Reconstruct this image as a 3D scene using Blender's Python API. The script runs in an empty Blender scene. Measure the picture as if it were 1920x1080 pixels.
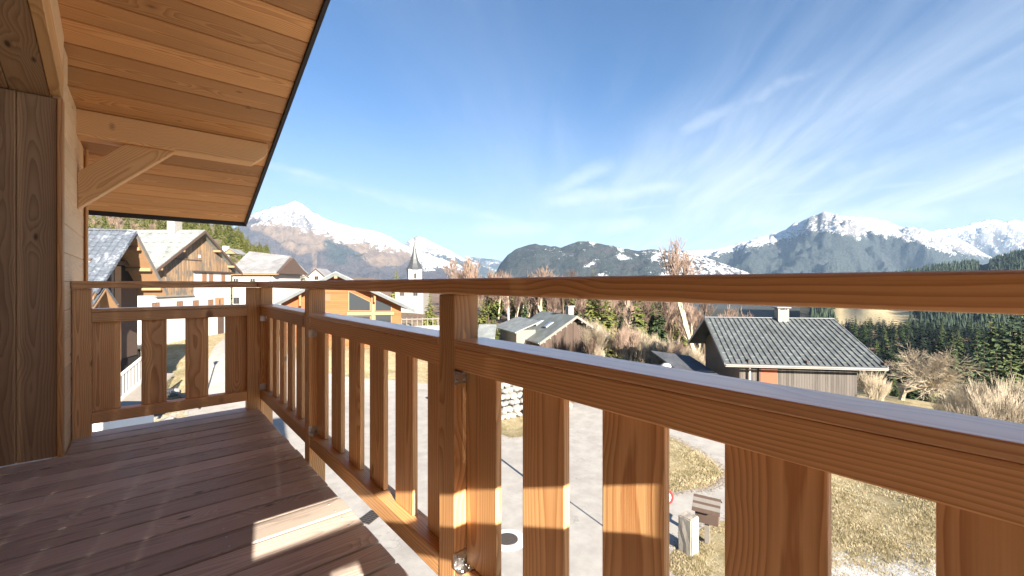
import bpy, bmesh, math, random
from mathutils import Vector, Matrix, noise as mn
R_ = math.radians
sc = bpy.context.scene
COL = sc.collection
H0 = 8.5            # eye height above the road (world z of the camera)
# ------------------------------------------------------------------ camera
FPX = 808.0         # focal length in photo pixels (1920 wide)
YAW = R_(40.4)
cd = bpy.data.cameras.new('camera'); cam = bpy.data.objects.new('camera', cd); COL.objects.link(cam)
cam.location = (0, 0, H0); cam.rotation_euler = (R_(90), 0, -YAW)
cd.sensor_width = 36.0; cd.lens = FPX / 1920 * 36.0; cd.shift_y = -9 / 1920
cd.clip_start = 0.05; cd.clip_end = 60000
sc.camera = cam
# ------------------------------------------------------------------ light
SUN_EL = R_(20.7); SUN_AZ = math.atan2(0.19, 0.98)      # light travels towards (+.19, +.98)
world = bpy.data.worlds.new('World'); sc.world = world; world.use_nodes = True
sl = bpy.data.lights.new('sun', 'SUN'); sun = bpy.data.objects.new('sun', sl); COL.objects.link(sun)
sl.energy = 4.2; sl.angle = R_(0.5); sl.color = (1.0, 0.90, 0.76)
sun.rotation_euler = Vector((math.sin(SUN_AZ) * math.cos(SUN_EL), math.cos(SUN_AZ) * math.cos(SUN_EL), -math.sin(SUN_EL))).to_track_quat('-Z', 'Y').to_euler()
sc.view_settings.view_transform = 'Standard'; sc.view_settings.look = 'None'; sc.view_settings.gamma = 1.0
sc.view_settings.exposure = 2.55
try:
    sc.cycles.max_bounces = 8; sc.cycles.diffuse_bounces = 4; sc.cycles.transparent_max_bounces = 6
except Exception: pass

# ------------------------------------------------------------------ node helper
class N:
    def __init__(s, nt): s.nt = nt; s.n = nt.nodes; s.l = nt.links
    def add(s, t, **kw):
        n = s.n.new(t)
        for k, v in kw.items(): setattr(n, k, v)
        return n
    def set(s, sock, v):
        if v is None: return
        if hasattr(v, 'is_output') or isinstance(v, bpy.types.NodeSocket): s.l.new(v, sock)
        else: sock.default_value = v
    def math(s, op, a, b=None, c=None, clamp=False):
        n = s.add('ShaderNodeMath', operation=op, use_clamp=clamp)
        s.set(n.inputs[0], a); s.set(n.inputs[1], b)
        if c is not None: s.set(n.inputs[2], c)
        return n.outputs[0]
    def vmath(s, op, a, b=None):
        n = s.add('ShaderNodeVectorMath', operation=op); s.set(n.inputs[0], a); s.set(n.inputs[1], b)
        return n.outputs[1] if op in ('LENGTH', 'DOT_PRODUCT', 'DISTANCE') else n.outputs[0]
    def sep(s, v): n = s.add('ShaderNodeSeparateXYZ'); s.set(n.inputs[0], v); return n.outputs
    def comb(s, x, y, z):
        n = s.add('ShaderNodeCombineXYZ'); s.set(n.inputs[0], x); s.set(n.inputs[1], y); s.set(n.inputs[2], z); return n.outputs[0]
    def noise(s, v, scale, detail=3, rough=0.5, dist=0.0):
        n = s.add('ShaderNodeTexNoise'); s.set(n.inputs['Vector'], v); n.inputs['Scale'].default_value = scale
        n.inputs['Detail'].default_value = detail; n.inputs['Roughness'].default_value = rough; n.inputs['Distortion'].default_value = dist
        return n.outputs['Fac']
    def voro(s, v, scale, feature='F1', out='Distance', rnd=1.0):
        n = s.add('ShaderNodeTexVoronoi', feature=feature); s.set(n.inputs['Vector'], v); n.inputs['Scale'].default_value = scale
        n.inputs['Randomness'].default_value = rnd
        return n.outputs[out]
    def ramp(s, f, stops, interp='LINEAR'):
        n = s.add('ShaderNodeValToRGB'); s.set(n.inputs[0], f); e = n.color_ramp; e.interpolation = interp
        while len(e.elements) < len(stops): e.elements.new(0.5)
        for el, (p, c) in zip(e.elements, stops):
            el.position = p; el.color = (c, c, c, 1) if not hasattr(c, '__len__') else (*c[:3], 1)
        return n.outputs[0]
    def mrange(s, v, a, b, c=0.0, d=1.0, t='SMOOTHSTEP'):
        n = s.add('ShaderNodeMapRange', interpolation_type=t); s.set(n.inputs[0], v)
        for i, x in enumerate((a, b, c, d)): s.set(n.inputs[i + 1], x)
        return n.outputs[0]
    def mix(s, f, a, b, mode='MIX'):
        n = s.add('ShaderNodeMix', data_type='RGBA', blend_type=mode)
        s.set(n.inputs[0], f)
        for i, x in ((6, a), (7, b)):
            if isinstance(x, tuple): x = (*x[:3], 1)
            s.set(n.inputs[i], x)
        return n.outputs[2]
    def bump(s, h, strength, dist):
        n = s.add('ShaderNodeBump'); s.set(n.inputs['Height'], h); n.inputs['Strength'].default_value = strength; n.inputs['Distance'].default_value = dist
        return n.outputs[0]

def new_mat(name):
    m = bpy.data.materials.new(name); m.use_nodes = True
    nt = m.node_tree; b = nt.nodes['Principled BSDF']
    return m, N(nt), b

def fin(n, b, col=None, rough=None, bump=None, spec=None, metal=None):
    if col is not None: n.set(b.inputs['Base Color'], (*col, 1) if isinstance(col, tuple) and len(col) == 3 else col)
    if rough is not None: n.set(b.inputs['Roughness'], rough)
    if bump is not None: n.set(b.inputs['Normal'], bump)
    if spec is not None: b.inputs['Specular IOR Level'].default_value = spec
    if metal is not None: b.inputs['Metallic'].default_value = metal

MAT = {}
# ------------------------------------------------------------------ sky
def build_world():
    n = N(world.node_tree); bg = world.node_tree.nodes['Background']
    sky = n.add('ShaderNodeTexSky', sky_type='NISHITA'); sky.sun_disc = False
    sky.sun_elevation = SUN_EL
    sky.sun_rotation = math.pi + SUN_AZ         # the sun stands behind the viewer, towards -Y
    sky.altitude = 1000; sky.air_density = 1.0; sky.dust_density = 0.6; sky.ozone_density = 2.2
    d = n.add('ShaderNodeTexCoord').outputs['Generated']
    dn = n.vmath('NORMALIZE', d)
    x, y, z = n.sep(dn)
    zz = n.math('ADD', n.math('MAXIMUM', z, 0.0), 0.10)
    px, py = n.math('DIVIDE', x, zz), n.math('DIVIDE', y, zz)
    # streaks run along (0.74, 0.67): a along, c across
    a = n.math('ADD', n.math('MULTIPLY', px, 0.74), n.math('MULTIPLY', py, 0.67))
    c = n.math('SUBTRACT', n.math('MULTIPLY', px, 0.67), n.math('MULTIPLY', py, 0.74))
    warp = n.noise(n.comb(n.math('MULTIPLY', a, 0.35), n.math('MULTIPLY', c, 0.35), 3.0), 1.0, 3, 0.5)
    cw = n.math('ADD', c, n.math('MULTIPLY', n.math('SUBTRACT', warp, 0.5), 0.7))
    s1 = n.noise(n.comb(n.math('MULTIPLY', a, 0.16), n.math('MULTIPLY', cw, 1.1), 0.0), 1.0, 8, 0.62)
    s2 = n.noise(n.comb(n.math('MULTIPLY', a, 0.5), n.math('MULTIPLY', cw, 3.6), 7.0), 1.0, 6, 0.65)
    streak = n.math('ADD', n.math('MULTIPLY', s1, 0.72), n.math('MULTIPLY', s2, 0.28))
    patch = n.noise(n.comb(n.math('MULTIPLY', a, 0.22), n.math('MULTIPLY', c, 0.3), 11.0), 1.0, 3, 0.5)
    cov = n.math('ADD', streak, n.math('MULTIPLY', n.math('SUBTRACT', patch, 0.5), 0.55))
    cl = n.mrange(cov, 0.44, 0.74)
    low = n.mrange(z, 0.04, 0.50, 1.0, 0.30)                 # thicker veil towards the horizon
    right = n.mrange(c, -1.2, 1.0, 0.15, 1.0)
    cl = n.math('MULTIPLY', n.math('MULTIPLY', cl, low), right)
    def trail(pa, pb, width, amp, soft):
        # an old contrail: a great circle through two directions, frayed by noise
        da, db = [Vector((math.sin(YAW) + (q[0] - 960) / FPX * math.cos(YAW), math.cos(YAW) - (q[0] - 960) / FPX * math.sin(YAW), (531 - q[1]) / FPX)).normalized() for q in (pa, pb)]
        nv = da.cross(db).normalized(); md = (da + db).normalized(); half = math.cos(da.angle(db) * 0.62)
        dd = n.math('ADD', n.vmath('DOT_PRODUCT', dn, tuple(nv)), n.math('MULTIPLY', n.math('SUBTRACT', n.noise(dn, 9.0, 5, 0.65), 0.5), soft))
        line = n.mrange(n.math('ABSOLUTE', dd), 0.0, width, 1.0, 0.0)
        ext = n.mrange(n.vmath('DOT_PRODUCT', dn, tuple(md)), half, half + (1 - half) * 0.6)
        return n.math('MULTIPLY', n.math('MULTIPLY', line, ext), n.math('MULTIPLY', n.mrange(n.noise(dn, 6.0, 4, 0.6), 0.3, 0.65), amp))
    for tr_ in (((1180, 392), (1960, 322), 0.006, 0.55, 0.012), ((980, 385), (1760, 30), 0.028, 0.42, 0.05), ((1060, 400), (1950, 130), 0.035, 0.30, 0.06), ((480, 300), (800, 395), 0.012, 0.45, 0.03), ((1000, 380), (1960, 270), 0.03, 0.62, 0.05), ((900, 432), (1960, 392), 0.03, 0.65, 0.035), ((560, 335), (1010, 425), 0.02, 0.35, 0.03), ((1120, 360), (1960, 205), 0.02, 0.35, 0.04)):
        cl = n.math('MAXIMUM', cl, trail(*tr_))
    base = n.mix(1.0, sky.outputs[0], (0.365, 0.515, 0.645), 'MULTIPLY')
    veil = n.mrange(z, -0.02, 0.42, 0.80, 0.0)
    white = (3.7, 3.95, 4.2)
    col = n.mix(veil, base, (2.4, 2.7, 3.0))
    col = n.mix(n.math('MULTIPLY', cl, 0.85), col, white)
    n.l.new(col, bg.inputs[0]); bg.inputs[1].default_value = 0.05
build_world()

# ------------------------------------------------------------------ materials: wood
def wood(name, light, dark, ring=0.008, rough=0.55, knot=1.0, var=0.22, knotcol=None, warpamt=0.03, contrast=1.0, coat=0.0, wear=0.0, spec=0.4):
    m, n, b = new_mat(name)
    v = n.add('ShaderNodeTexCoord').outputs['Object']
    rnd = n.add('ShaderNodeObjectInfo').outputs['Random']
    r2 = n.math('FRACT', n.math('MULTIPLY', rnd, 17.31)); r3 = n.math('FRACT', n.math('MULTIPLY', rnd, 53.77))
    x, y, z = n.sep(v)
    xo = n.math('ADD', x, n.math('MULTIPLY', rnd, 61.0))
    y0 = n.math('ADD', y, n.math('MULTIPLY', n.math('SUBTRACT', r2, 0.5), 0.12))
    z0 = n.math('ADD', z, n.math('ADD', n.math('MULTIPLY', r3, 0.09), 0.025))
    lowv = n.comb(n.math('MULTIPLY', xo, 1.1), n.math('MULTIPLY', y0, 4.0), n.math('MULTIPLY', z0, 4.0))
    w = n.math('MULTIPLY', n.math('SUBTRACT', n.noise(lowv, 1.0, 2, 0.5), 0.5), warpamt * 2)
    kv = n.comb(n.math('MULTIPLY', xo, 2.8), n.math('MULTIPLY', n.math('ADD', y, n.math('MULTIPLY', r3, 9.0)), 6.5), n.math('MULTIPLY', n.math('ADD', z, n.math('MULTIPLY', r2, 5.0)), 1.7))
    kd = n.voro(kv, 1.0)
    kinf = n.mrange(kd, 0.05, 0.42, 0.020 * knot, 0.0)
    r = n.math('SQRT', n.math('ADD', n.math('MULTIPLY', y0, y0), n.math('MULTIPLY', z0, z0)))
    fine = n.noise(n.comb(n.math('MULTIPLY', xo, 3.0), n.math('MULTIPLY', y, 45.0), n.math('MULTIPLY', z, 45.0)), 1.0, 3, 0.6)
    rr = n.math('ADD', n.math('ADD', n.math('ADD', r, w), kinf), n.math('MULTIPLY', n.math('SUBTRACT', fine, 0.5), ring * 0.5))
    fr = n.math('FRACT', n.math('DIVIDE', rr, ring))
    g = n.ramp(fr, [(0.0, 0.15), (0.35, 0.30), (0.72, 0.75), (0.90, 1.0), (1.0, 0.15)])
    fib = n.noise(n.comb(n.math('MULTIPLY', xo, 5.0), n.math('MULTIPLY', y, 260.0), n.math('MULTIPLY', z, 260.0)), 1.0, 2, 0.5)
    fac = n.math('ADD', n.math('MULTIPLY', g, 0.75 * contrast), n.math('MULTIPLY', n.math('SUBTRACT', fib, 0.35), 0.45), clamp=True)
    col = n.mix(fac, light, dark)
    big = n.noise(n.comb(n.math('MULTIPLY', xo, 0.8), n.math('MULTIPLY', y, 3.0), z), 1.0, 2, 0.5)
    val = n.math('ADD', n.math('ADD', 1.0 - var * 0.5, n.math('MULTIPLY', r2, var)), n.math('MULTIPLY', n.math('SUBTRACT', big, 0.5), 0.5))
    col = n.mix(1.0, col, n.comb(val, val, val), 'MULTIPLY')
    kc = knotcol or tuple(c * 0.22 for c in dark)
    km = n.mrange(kd, 0.04, 0.10, 0.85 * min(knot, 1), 0.0)
    col = n.mix(km, col, kc)
    if wear:
        wv = n.noise(n.comb(n.math('MULTIPLY', xo, 2.0), n.math('MULTIPLY', y, 14.0), n.math('MULTIPLY', z, 14.0)), 1.0, 5, 0.65)
        col = n.mix(n.mrange(wv, 0.52, 0.74, 0.0, wear), col, tuple(c * 0.28 for c in dark))
    h = n.math('ADD', n.math('MULTIPLY', fr, 0.5), fib)
    fin(n, b, col, n.math('ADD', rough - 0.06, n.math('MULTIPLY', fib, 0.16)), n.bump(h, 0.25, 0.0015), spec)
    if coat:
        b.inputs['Coat Weight'].default_value = coat; b.inputs['Coat Roughness'].default_value = 0.28
    MAT[name] = m
    return m
wood('larch_rail', (0.84, 0.50, 0.23), (0.47, 0.195, 0.068), 0.0085, 0.5, 0.8, 0.34)
wood('larch_cap', (0.80, 0.48, 0.23), (0.47, 0.20, 0.073), 0.008, 0.42, 0.7, 0.15, coat=1.0)
wood('larch_soffit', (0.74, 0.385, 0.15), (0.42, 0.17, 0.055), 0.007, 0.5, 0.7, 0.6)
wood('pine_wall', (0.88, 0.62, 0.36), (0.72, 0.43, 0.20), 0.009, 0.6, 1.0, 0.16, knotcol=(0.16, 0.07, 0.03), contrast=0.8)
wood('pine_beam', (0.82, 0.49, 0.215), (0.57, 0.275, 0.098), 0.010, 0.55, 1.3, 0.12, knotcol=(0.12, 0.045, 0.02), contrast=1.1)
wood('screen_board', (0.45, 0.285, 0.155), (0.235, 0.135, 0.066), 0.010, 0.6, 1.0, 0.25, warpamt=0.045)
wood('deck_board', (0.68, 0.58, 0.50), (0.36, 0.285, 0.24), 0.006, 0.46, 1.0, 0.45, wear=0.6, contrast=0.9)

def simple(name, col, rough=0.6, metal=0.0, nscale=None, namt=0.25, spec=0.4, bump=0.0):
    m, n, b = new_mat(name)
    c = col
    if nscale:
        v = n.add('ShaderNodeTexCoord').outputs['Object']
        f = n.noise(v, nscale, 5, 0.6)
        val = n.math('ADD', 1 - namt, n.math('MULTIPLY', f, 2 * namt))
        c = n.mix(1.0, (*col, 1), n.comb(val, val, val), 'MULTIPLY')
        if bump: fin(n, b, bump=n.bump(f, 0.6, bump))
    fin(n, b, c if nscale else col, rough, None, spec, metal)
    MAT[name] = m; return m
simple('galvanised', (0.62, 0.63, 0.64), 0.32, 1.0, 60, 0.18)
simple('dark_metal', (0.03, 0.028, 0.028), 0.45, 0.3)
simple('roof_metal', (0.10, 0.11, 0.12), 0.45, 0.2)

# ------------------------------------------------------------------ object helpers
def tag(o, label=None, cat=None, group=None, kind=None):
    if label: o['label'] = label
    if cat: o['category'] = cat
    if group: o['group'] = group
    if kind: o['kind'] = kind
    return o
def thing(name, loc, label, cat, group=None, rz=0.0):
    o = bpy.data.objects.new(name, None); COL.objects.link(o); o.location = loc; o.rotation_euler = (0, 0, rz); o.empty_display_size = 0.3
    return tag(o, label, cat, group)
def obj(name, me, mat=None, parent=None, loc=(0, 0, 0), rot=None):
    """loc is local to the parent."""
    o = bpy.data.objects.new(name, me); COL.objects.link(o)
    if mat is not None and not me.materials: me.materials.append(MAT[mat] if isinstance(mat, str) else mat)
    o.location = loc
    if rot is not None:
        o.rotation_euler = rot.to_euler() if hasattr(rot, 'to_euler') else rot
    if parent: o.parent = parent
    return o
def to_mesh(bm, name, smooth=False):
    me = bpy.data.meshes.new(name); bm.to_mesh(me); bm.free()
    if smooth:
        for p in me.polygons: p.use_smooth = True
    return me
def pydata(name, v, f, smooth=False):
    me = bpy.data.meshes.new(name); me.from_pydata(v, [], f); me.validate(); me.update()
    if smooth:
        for p in me.polygons: p.use_smooth = True
    return me
_cache = {}
def box_mesh(l, w, t, bev=0.004, seg=1, mat=''):
    k = (round(l, 3), round(w, 3), round(t, 3), bev, seg, str(mat))
    if k in _cache: return _cache[k]
    bm = bmesh.new(); bmesh.ops.create_cube(bm, size=1.0)
    bmesh.ops.scale(bm, vec=(l, w, t), verts=bm.verts)
    if bev: bmesh.ops.bevel(bm, geom=list(bm.edges), offset=bev, segments=seg, profile=0.5, affect='EDGES')
    me = to_mesh(bm, 'board'); _cache[k] = me
    return me
def frame(xa, ya):
    """rotation whose local x = xa and local y ~ ya"""
    xa = Vector(xa).normalized(); za = xa.cross(Vector(ya)).normalized(); ya = za.cross(xa)
    return Matrix((xa, ya, za)).transposed()
def bar(name, p0, p1, w, t, ydir, mat, parent=None, bev=0.004, seg=1, off=None):
    """a board from p0 to p1 (centre line, WORLD, z relative to world), width w along ydir, thickness t"""
    p0, p1 = Vector(p0), Vector(p1)
    rot = frame(p1 - p0, ydir); c = (p0 + p1) / 2
    loc = c - (parent.location if parent else Vector())
    return obj(name, box_mesh((p1 - p0).length, w, t, bev, seg, mat), mat, parent, loc, rot)
def box(name, x0, x1, y0, y1, z0, z1, mat, parent=None, bev=0.004, seg=1, along=None):
    """axis aligned box given by its extents (world); local x is the longest axis"""
    d = {'x': x1 - x0, 'y': y1 - y0, 'z': z1 - z0}
    a = along or max(d, key=d.get)
    c = Vector(((x0 + x1) / 2, (y0 + y1) / 2, (z0 + z1) / 2))
    ax = {'x': Vector((1, 0, 0)), 'y': Vector((0, 1, 0)), 'z': Vector((0, 0, 1))}
    rest = sorted([k for k in d if k != a], key=lambda k: -d[k])
    h = ax[a] * d[a] / 2
    return bar(name, c - h, c + h, d[rest[0]], d[rest[1]], ax[rest[0]], mat, parent, bev, seg)
def prism_mesh(poly, depth, bev=0.0):
    """poly: list of (x, z); extruded along y by depth, centred"""
    bm = bmesh.new()
    a = [bm.verts.new((x, -depth / 2, z)) for x, z in poly]; c = [bm.verts.new((x, depth / 2, z)) for x, z in poly]
    bm.faces.new(a); bm.faces.new(list(reversed(c)))
    k = len(poly)
    for i in range(k): bm.faces.new((a[i], c[i], c[(i + 1) % k], a[(i + 1) % k]))
    bmesh.ops.recalc_face_normals(bm, faces=bm.faces)
    if bev: bmesh.ops.bevel(bm, geom=list(bm.edges), offset=bev, segments=1, profile=0.5, affect='EDGES')
    return to_mesh(bm, 'prism')
def at(px, py, t):
    """photo pixel + depth along the view axis -> world point"""
    u = (px - 960) / FPX; v = (531 - py) / FPX; s, c = math.sin(YAW), math.cos(YAW)
    return Vector((t * (s + u * c), t * (c - u * s), H0 + t * v))
FWD = Vector((math.sin(YAW), math.cos(YAW), 0)); RGT = Vector((math.cos(YAW), -math.sin(YAW), 0))
def tr(t, r, z=0.0):
    """depth t, sideways r (metres in the camera's ground frame), z relative to the eye"""
    return FWD * t + RGT * r + Vector((0, 0, H0 + z))
rng = random.Random(7)

# ================================================================== BALCONY
DECK = H0 - 1.04; XP = 0.73; YE = 4.09
Z = lambda z: H0 + z
def build_balcony():
    # ---- floor of planks
    fl = bpy.data.objects.new('balcony_floor', None); COL.objects.link(fl); fl.location = (0, 0, DECK)
    tag(fl, 'brown wooden plank floor of the balcony', None, None, 'structure')
    y = 4.205; pitch = 0.159
    while y > -0.62:
        x0 = -0.366 if y - pitch > 3.74 - 0.08 else -3.2
        dz = rng.uniform(-0.0015, 0.0015)
        box('plank', x0, 0.722 + rng.uniform(-0.004, 0.004), y - pitch + 0.016, y, DECK - 0.028 + dz, DECK + dz, 'deck_board', fl, 0.005, 2)
        y -= pitch
    box('gap_shade_sheet', -3.2, 0.70, -0.6, 3.70, DECK - 0.060, DECK - 0.045, 'dark_metal', fl, 0.0)  # added dark sheet, blocks ground light so the plank gaps look dark
    box('gap_shade_sheet', -0.36, 0.70, 3.701, 4.18, DECK - 0.060, DECK - 0.045, 'dark_metal', fl, 0.0)
    bm = bmesh.new(); yy = 4.205
    while yy > -0.6:
        for x in (-2.4, -1.5, -0.6, 0.25, 0.66):
            if x < -0.4 and yy > 3.72: continue
            for q in (0.035, 0.115):
                bmesh.ops.create_cone(bm, segments=8, radius1=0.0042, radius2=0.0036, depth=0.002, cap_ends=True, matrix=Matrix.Translation((x + rng.uniform(-.004, .004), yy - q - 0.004, 0.0024)))
        yy -= pitch
    obj('screws', to_mesh(bm, 'screws'), 'galvanised', fl)['kind'] = 'stuff'
    for x in (-2.4, -1.5, -0.6, 0.25):
        box('joist', x - 0.04, x + 0.04, -0.55, 4.12 if x > -0.5 else 3.6, DECK - 0.22, DECK - 0.062, 'pine_beam', fl)
    # ---- railings
    g = 'railings of the balcony'
    def bracket(par, x, y, z, up):
        # galvanised angle: one plate on the post, one on the rail, four screw heads
        s = 1 if up else -1
        bm = bmesh.new()
        for (cx, cy, cz, lx, ly, lz) in ((x, y - 0.0015, z + s * 0.0225, 0.05, 0.003, 0.045), (x, y - 0.0225, z + s * 0.0015, 0.05, 0.045, 0.003)):
            bmesh.ops.create_cube(bm, size=1.0, matrix=Matrix.Translation((cx, cy, cz)) @ Matrix.Diagonal((lx, ly, lz, 1)))
        o = obj('bracket', to_mesh(bm, 'bracket'), 'galvanised', par, -par.location)
        bm = bmesh.new()
        for sx in (-0.014, 0.014):
            for k, q in enumerate((0.014, 0.033)):
                bmesh.ops.create_cone(bm, segments=8, radius1=0.0045, radius2=0.003, depth=0.003, cap_ends=True, matrix=Matrix.Translation((x + sx, y - 0.0045, z + s * q)) @ Matrix.Rotation(R_(90), 4, 'X'))
                bmesh.ops.create_cone(bm, segments=8, radius1=0.0045, radius2=0.003, depth=0.003, cap_ends=True, matrix=Matrix.Translation((x + sx, y - q, z + s * 0.0045)))
        obj('screws', to_mesh(bm, 'screws'), 'galvanised', o)
    # main railing (along y)
    m = thing('balcony_railing', (XP + 0.045, 2.0, DECK), 'long larch railing running away along the open side of the balcony', 'railing', g)
    P = 0.092
    posts = [(-0.470, 'p'), (1.134, 'p'), (2.690, 'p'), (YE, 'p')]
    for y0, _ in posts:
        box('post', XP, XP + P, y0, y0 + P, DECK - 0.17, Z(-0.036), 'larch_rail', m, 0.004, 2)
    box('handrail', XP - 0.025, XP + 0.115, -0.49, YE - 0.031 + 0.14, Z(-0.034), Z(0.0145), 'larch_rail', m, 0.012, 3)
    spans = [(-0.470 + P, 1.134, 6), (1.134 + P, 2.690, 6), (2.690 + P, YE, 6)]
    for i, (a, b_, k) in enumerate(spans):
        box('cap', XP - 0.004, XP + 0.106, a + 0.001, b_ - 0.001, Z(-0.197), Z(-0.175), 'larch_cap', m, 0.003, 2)
        box('middle_rail', XP + 0.002, XP + 0.088, a, b_, Z(-0.268), Z(-0.199), 'larch_rail', m, 0.004, 2)
        box('bottom_rail', XP + 0.002, XP + 0.088, a, b_, Z(-0.962), Z(-0.886), 'larch_rail', m, 0.004, 2)
        w = 0.151 if b_ - a > 1.4 else 0.130
        gap = (b_ - a - k * w) / (k - 1)
        if i == 0:
            ys = [1.131 - 0.151 - j * 0.2655 for j in range(6)]; 
        else: ys = [a + 0.001 + j * (w + gap) for j in range(k)]
        for yy in ys:
            if yy < a - 0.02: continue
            box('baluster', XP + 0.043, XP + 0.065, yy, yy + w, Z(-0.884), Z(-0.27), 'larch_rail', m, 0.003, 2)
        bracket(m, XP + 0.022, b_, Z(-0.270), False)
        bracket(m, XP + 0.022, b_, Z(-0.884), True)
    # end railing (along x)
    def end_rail(y0, inner, label, x_left):
        e = thing('balcony_railing', (0.2, y0 + 0.045, DECK), label, 'railing', g)
        xa, xb = (-0.279, 0.636) if inner > 0 else (-0.279, 0.607)
        box('post', xa - P, xa, y0, y0 + P, DECK - 0.17 if inner > 0 else DECK, Z(-0.036), 'larch_rail', e, 0.004, 2)
        box('post', xb, xb + P, y0, y0 + P, DECK - 0.17 if inner > 0 else DECK, Z(-0.036), 'larch_rail', e, 0.004, 2)
        if inner < 0: box('post', xb + P + 0.001, XP - 0.002, y0, y0 + P, DECK, Z(-0.036), 'larch_rail', e, 0.004, 2)  # added filler, stops sun leaking past the near post
        ya, yb = (y0 - 0.031, y0 + 0.109) if inner > 0 else (y0 - 0.016, y0 + 0.10)
        box('handrail', x_left, XP - 0.026, ya, yb, Z(-0.034), Z(0.0145), 'larch_rail', e, 0.008, 3)
        box('cap', xa + 0.001, xb - 0.001, y0 - 0.004, y0 + 0.10, Z(-0.197), Z(-0.175), 'larch_cap', e, 0.003, 2)
        box('middle_rail', xa, xb, y0 + 0.002, y0 + 0.088, Z(-0.268 if inner > 0 else -0.248), Z(-0.199), 'larch_rail', e, 0.004, 2)
        box('bottom_rail', xa, xb, y0 + 0.002, y0 + 0.088, Z(-0.962), Z(-0.886), 'larch_rail', e, 0.004, 2)
        w = 0.147; gap = (xb - xa - 4 * w) / 3
        for j in range(4):
            xx = xa + j * (w + gap)
            box('baluster', xx + 0.001, xx + w - 0.001, y0 + 0.043, y0 + 0.065, Z(-0.884), Z(-0.27 if inner > 0 else -0.25), 'larch_rail', e, 0.003, 2)
        return e
    end_rail(YE, 1, 'short larch railing across the far end of the balcony beside the pale house wall', -0.376)
    e2 = end_rail(-0.474, -1, 'short larch railing across the near end of the balcony behind the viewer', -0.376)
    # ---- added unseen plank screen above the near railing, keeps the sun off the balcony
    s = thing('sun_blocker', (0.1, -0.43, H0), 'added board screen behind the viewer that keeps the sun off the balcony', 'screen')
    xx = -0.372
    while xx < 0.80:
        box('board', xx, min(xx + 0.163, 0.815), -0.445, -0.415, Z(0.016), Z(3.118), 'pine_wall', s, 0.003)
        xx += 0.168
    s2 = thing('timber_wall', (-1.5, -0.43, DECK), 'unseen vertical board wall at the near end of the loggia, widened to block sun', 'wall')
    xx = -0.545
    while xx > -3.4:
        box('board', xx, xx + 0.163, -0.56, -0.53, DECK - 0.02, Z(3.205), 'pine_wall', s2, 0.003); xx -= 0.168
    box('board', -0.376, -0.16, -0.56, -0.53, DECK - 0.02, Z(3.205), 'pine_wall', s2, 0.003)  # added unseen board, widens the wall to cut off the sun patch
    s3 = thing('timber_wall', (-3.2, 1.6, DECK), 'vertical board wall at the back of the loggia', 'wall')
    yy = -0.50
    while yy < 3.7:
        box('board', -3.25, -3.22, yy, min(yy + 0.163, 3.72), DECK - 0.02, Z(3.0), 'pine_wall', s3, 0.003); yy += 0.168
    # ---- loggia end wall, facing the viewer
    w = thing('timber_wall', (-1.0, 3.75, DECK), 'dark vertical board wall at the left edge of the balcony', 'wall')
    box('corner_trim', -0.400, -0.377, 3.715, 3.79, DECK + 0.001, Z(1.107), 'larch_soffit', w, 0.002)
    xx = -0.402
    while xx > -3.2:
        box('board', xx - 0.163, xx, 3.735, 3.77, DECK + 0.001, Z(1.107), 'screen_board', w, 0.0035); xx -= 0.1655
    # ---- house side wall of horizontal pale boards, facing the view
    sw = thing('house_wall', (-0.45, 4.4, H0 - 6.0), 'pale horizontal board side wall of the house beyond the dark boards', 'wall')
    SL = 0.38
    zs = lambda y: 1.447 - SL * (y - 3.96)
    z0 = 0.0096 - 0.18 * 9
    k = 0
    while z0 < 1.50:
        z1 = z0 + 0.178
        # clipped to the rising soffit by end length
        yb = min(4.90, 3.96 + (1.447 - z1 - 0.005) / SL)
        if yb > 3.85:
            box('board', -0.43, -0.378, 3.775, yb, Z(z0), Z(z1), 'pine_wall', sw, 0.004)
        z0 += 0.18
    box('corner_board', -0.50, -0.366, 4.905, 5.03, Z(-1.7), Z(zs(5.03) - 0.005), 'larch_soffit', sw, 0.003)
    box('corner_board', -0.364, -0.352, 4.86, 4.90, Z(-1.1), Z(zs(4.9) - 0.01), 'pine_beam', sw, 0.002)
    # rake boards over the loggia opening
    d = Vector((0, 1, -SL)).normalized(); nrm = Vector((0, SL, 1)).normalized()
    for (za, zb, mt) in ((1.114, 1.30, 'pine_beam'), (1.302, 1.535, 'pine_wall')):
        a = Vector((-0.405, -0.5, Z((za + zb) / 2 + SL * (3.73 - -0.5)))); b_ = Vector((-0.405, 3.76, Z((za + zb) / 2 + SL * (3.73 - 3.76))))
        hw = (zb - za) / 2 * math.cos(math.atan(SL))
        bar('rake_board', a, b_, hw * 2, 0.052, nrm, mt, sw, 0.003)
    # white rendered storey below
    hb = thing('house_storey', (-3.0, 2.2, 0), 'white rendered lower storey of the house below the balcony', 'wall')
    box('rendered_wall', -7.0, -0.46, -6.0, 4.86, -0.5, DECK - 0.2, 'white_render', hb, 0.01)
    # ---- loggia ceiling boards
    cl = bpy.data.objects.new('loggia_ceiling', None); COL.objects.link(cl); cl.location = (-1.2, 1.5, Z(1.9)); tag(cl, 'dark sloping board ceiling of the loggia', None, None, 'structure')
    xx = -0.432
    while xx > -3.2:
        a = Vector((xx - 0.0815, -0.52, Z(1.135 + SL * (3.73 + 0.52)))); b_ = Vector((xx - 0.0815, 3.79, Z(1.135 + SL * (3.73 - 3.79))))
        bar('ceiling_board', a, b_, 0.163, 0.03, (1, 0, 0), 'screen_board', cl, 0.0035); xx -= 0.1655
    # ---- roof
    XV = 0.90
    rf = thing('chalet_roof', (0.2, 4.0, Z(1.5)), 'sloping roof overhang lined with orange larch boards above the balcony', 'roof')
    yb = 5.90; pl = 0.20 * math.cos(math.atan(SL)); th = 0.028
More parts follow.
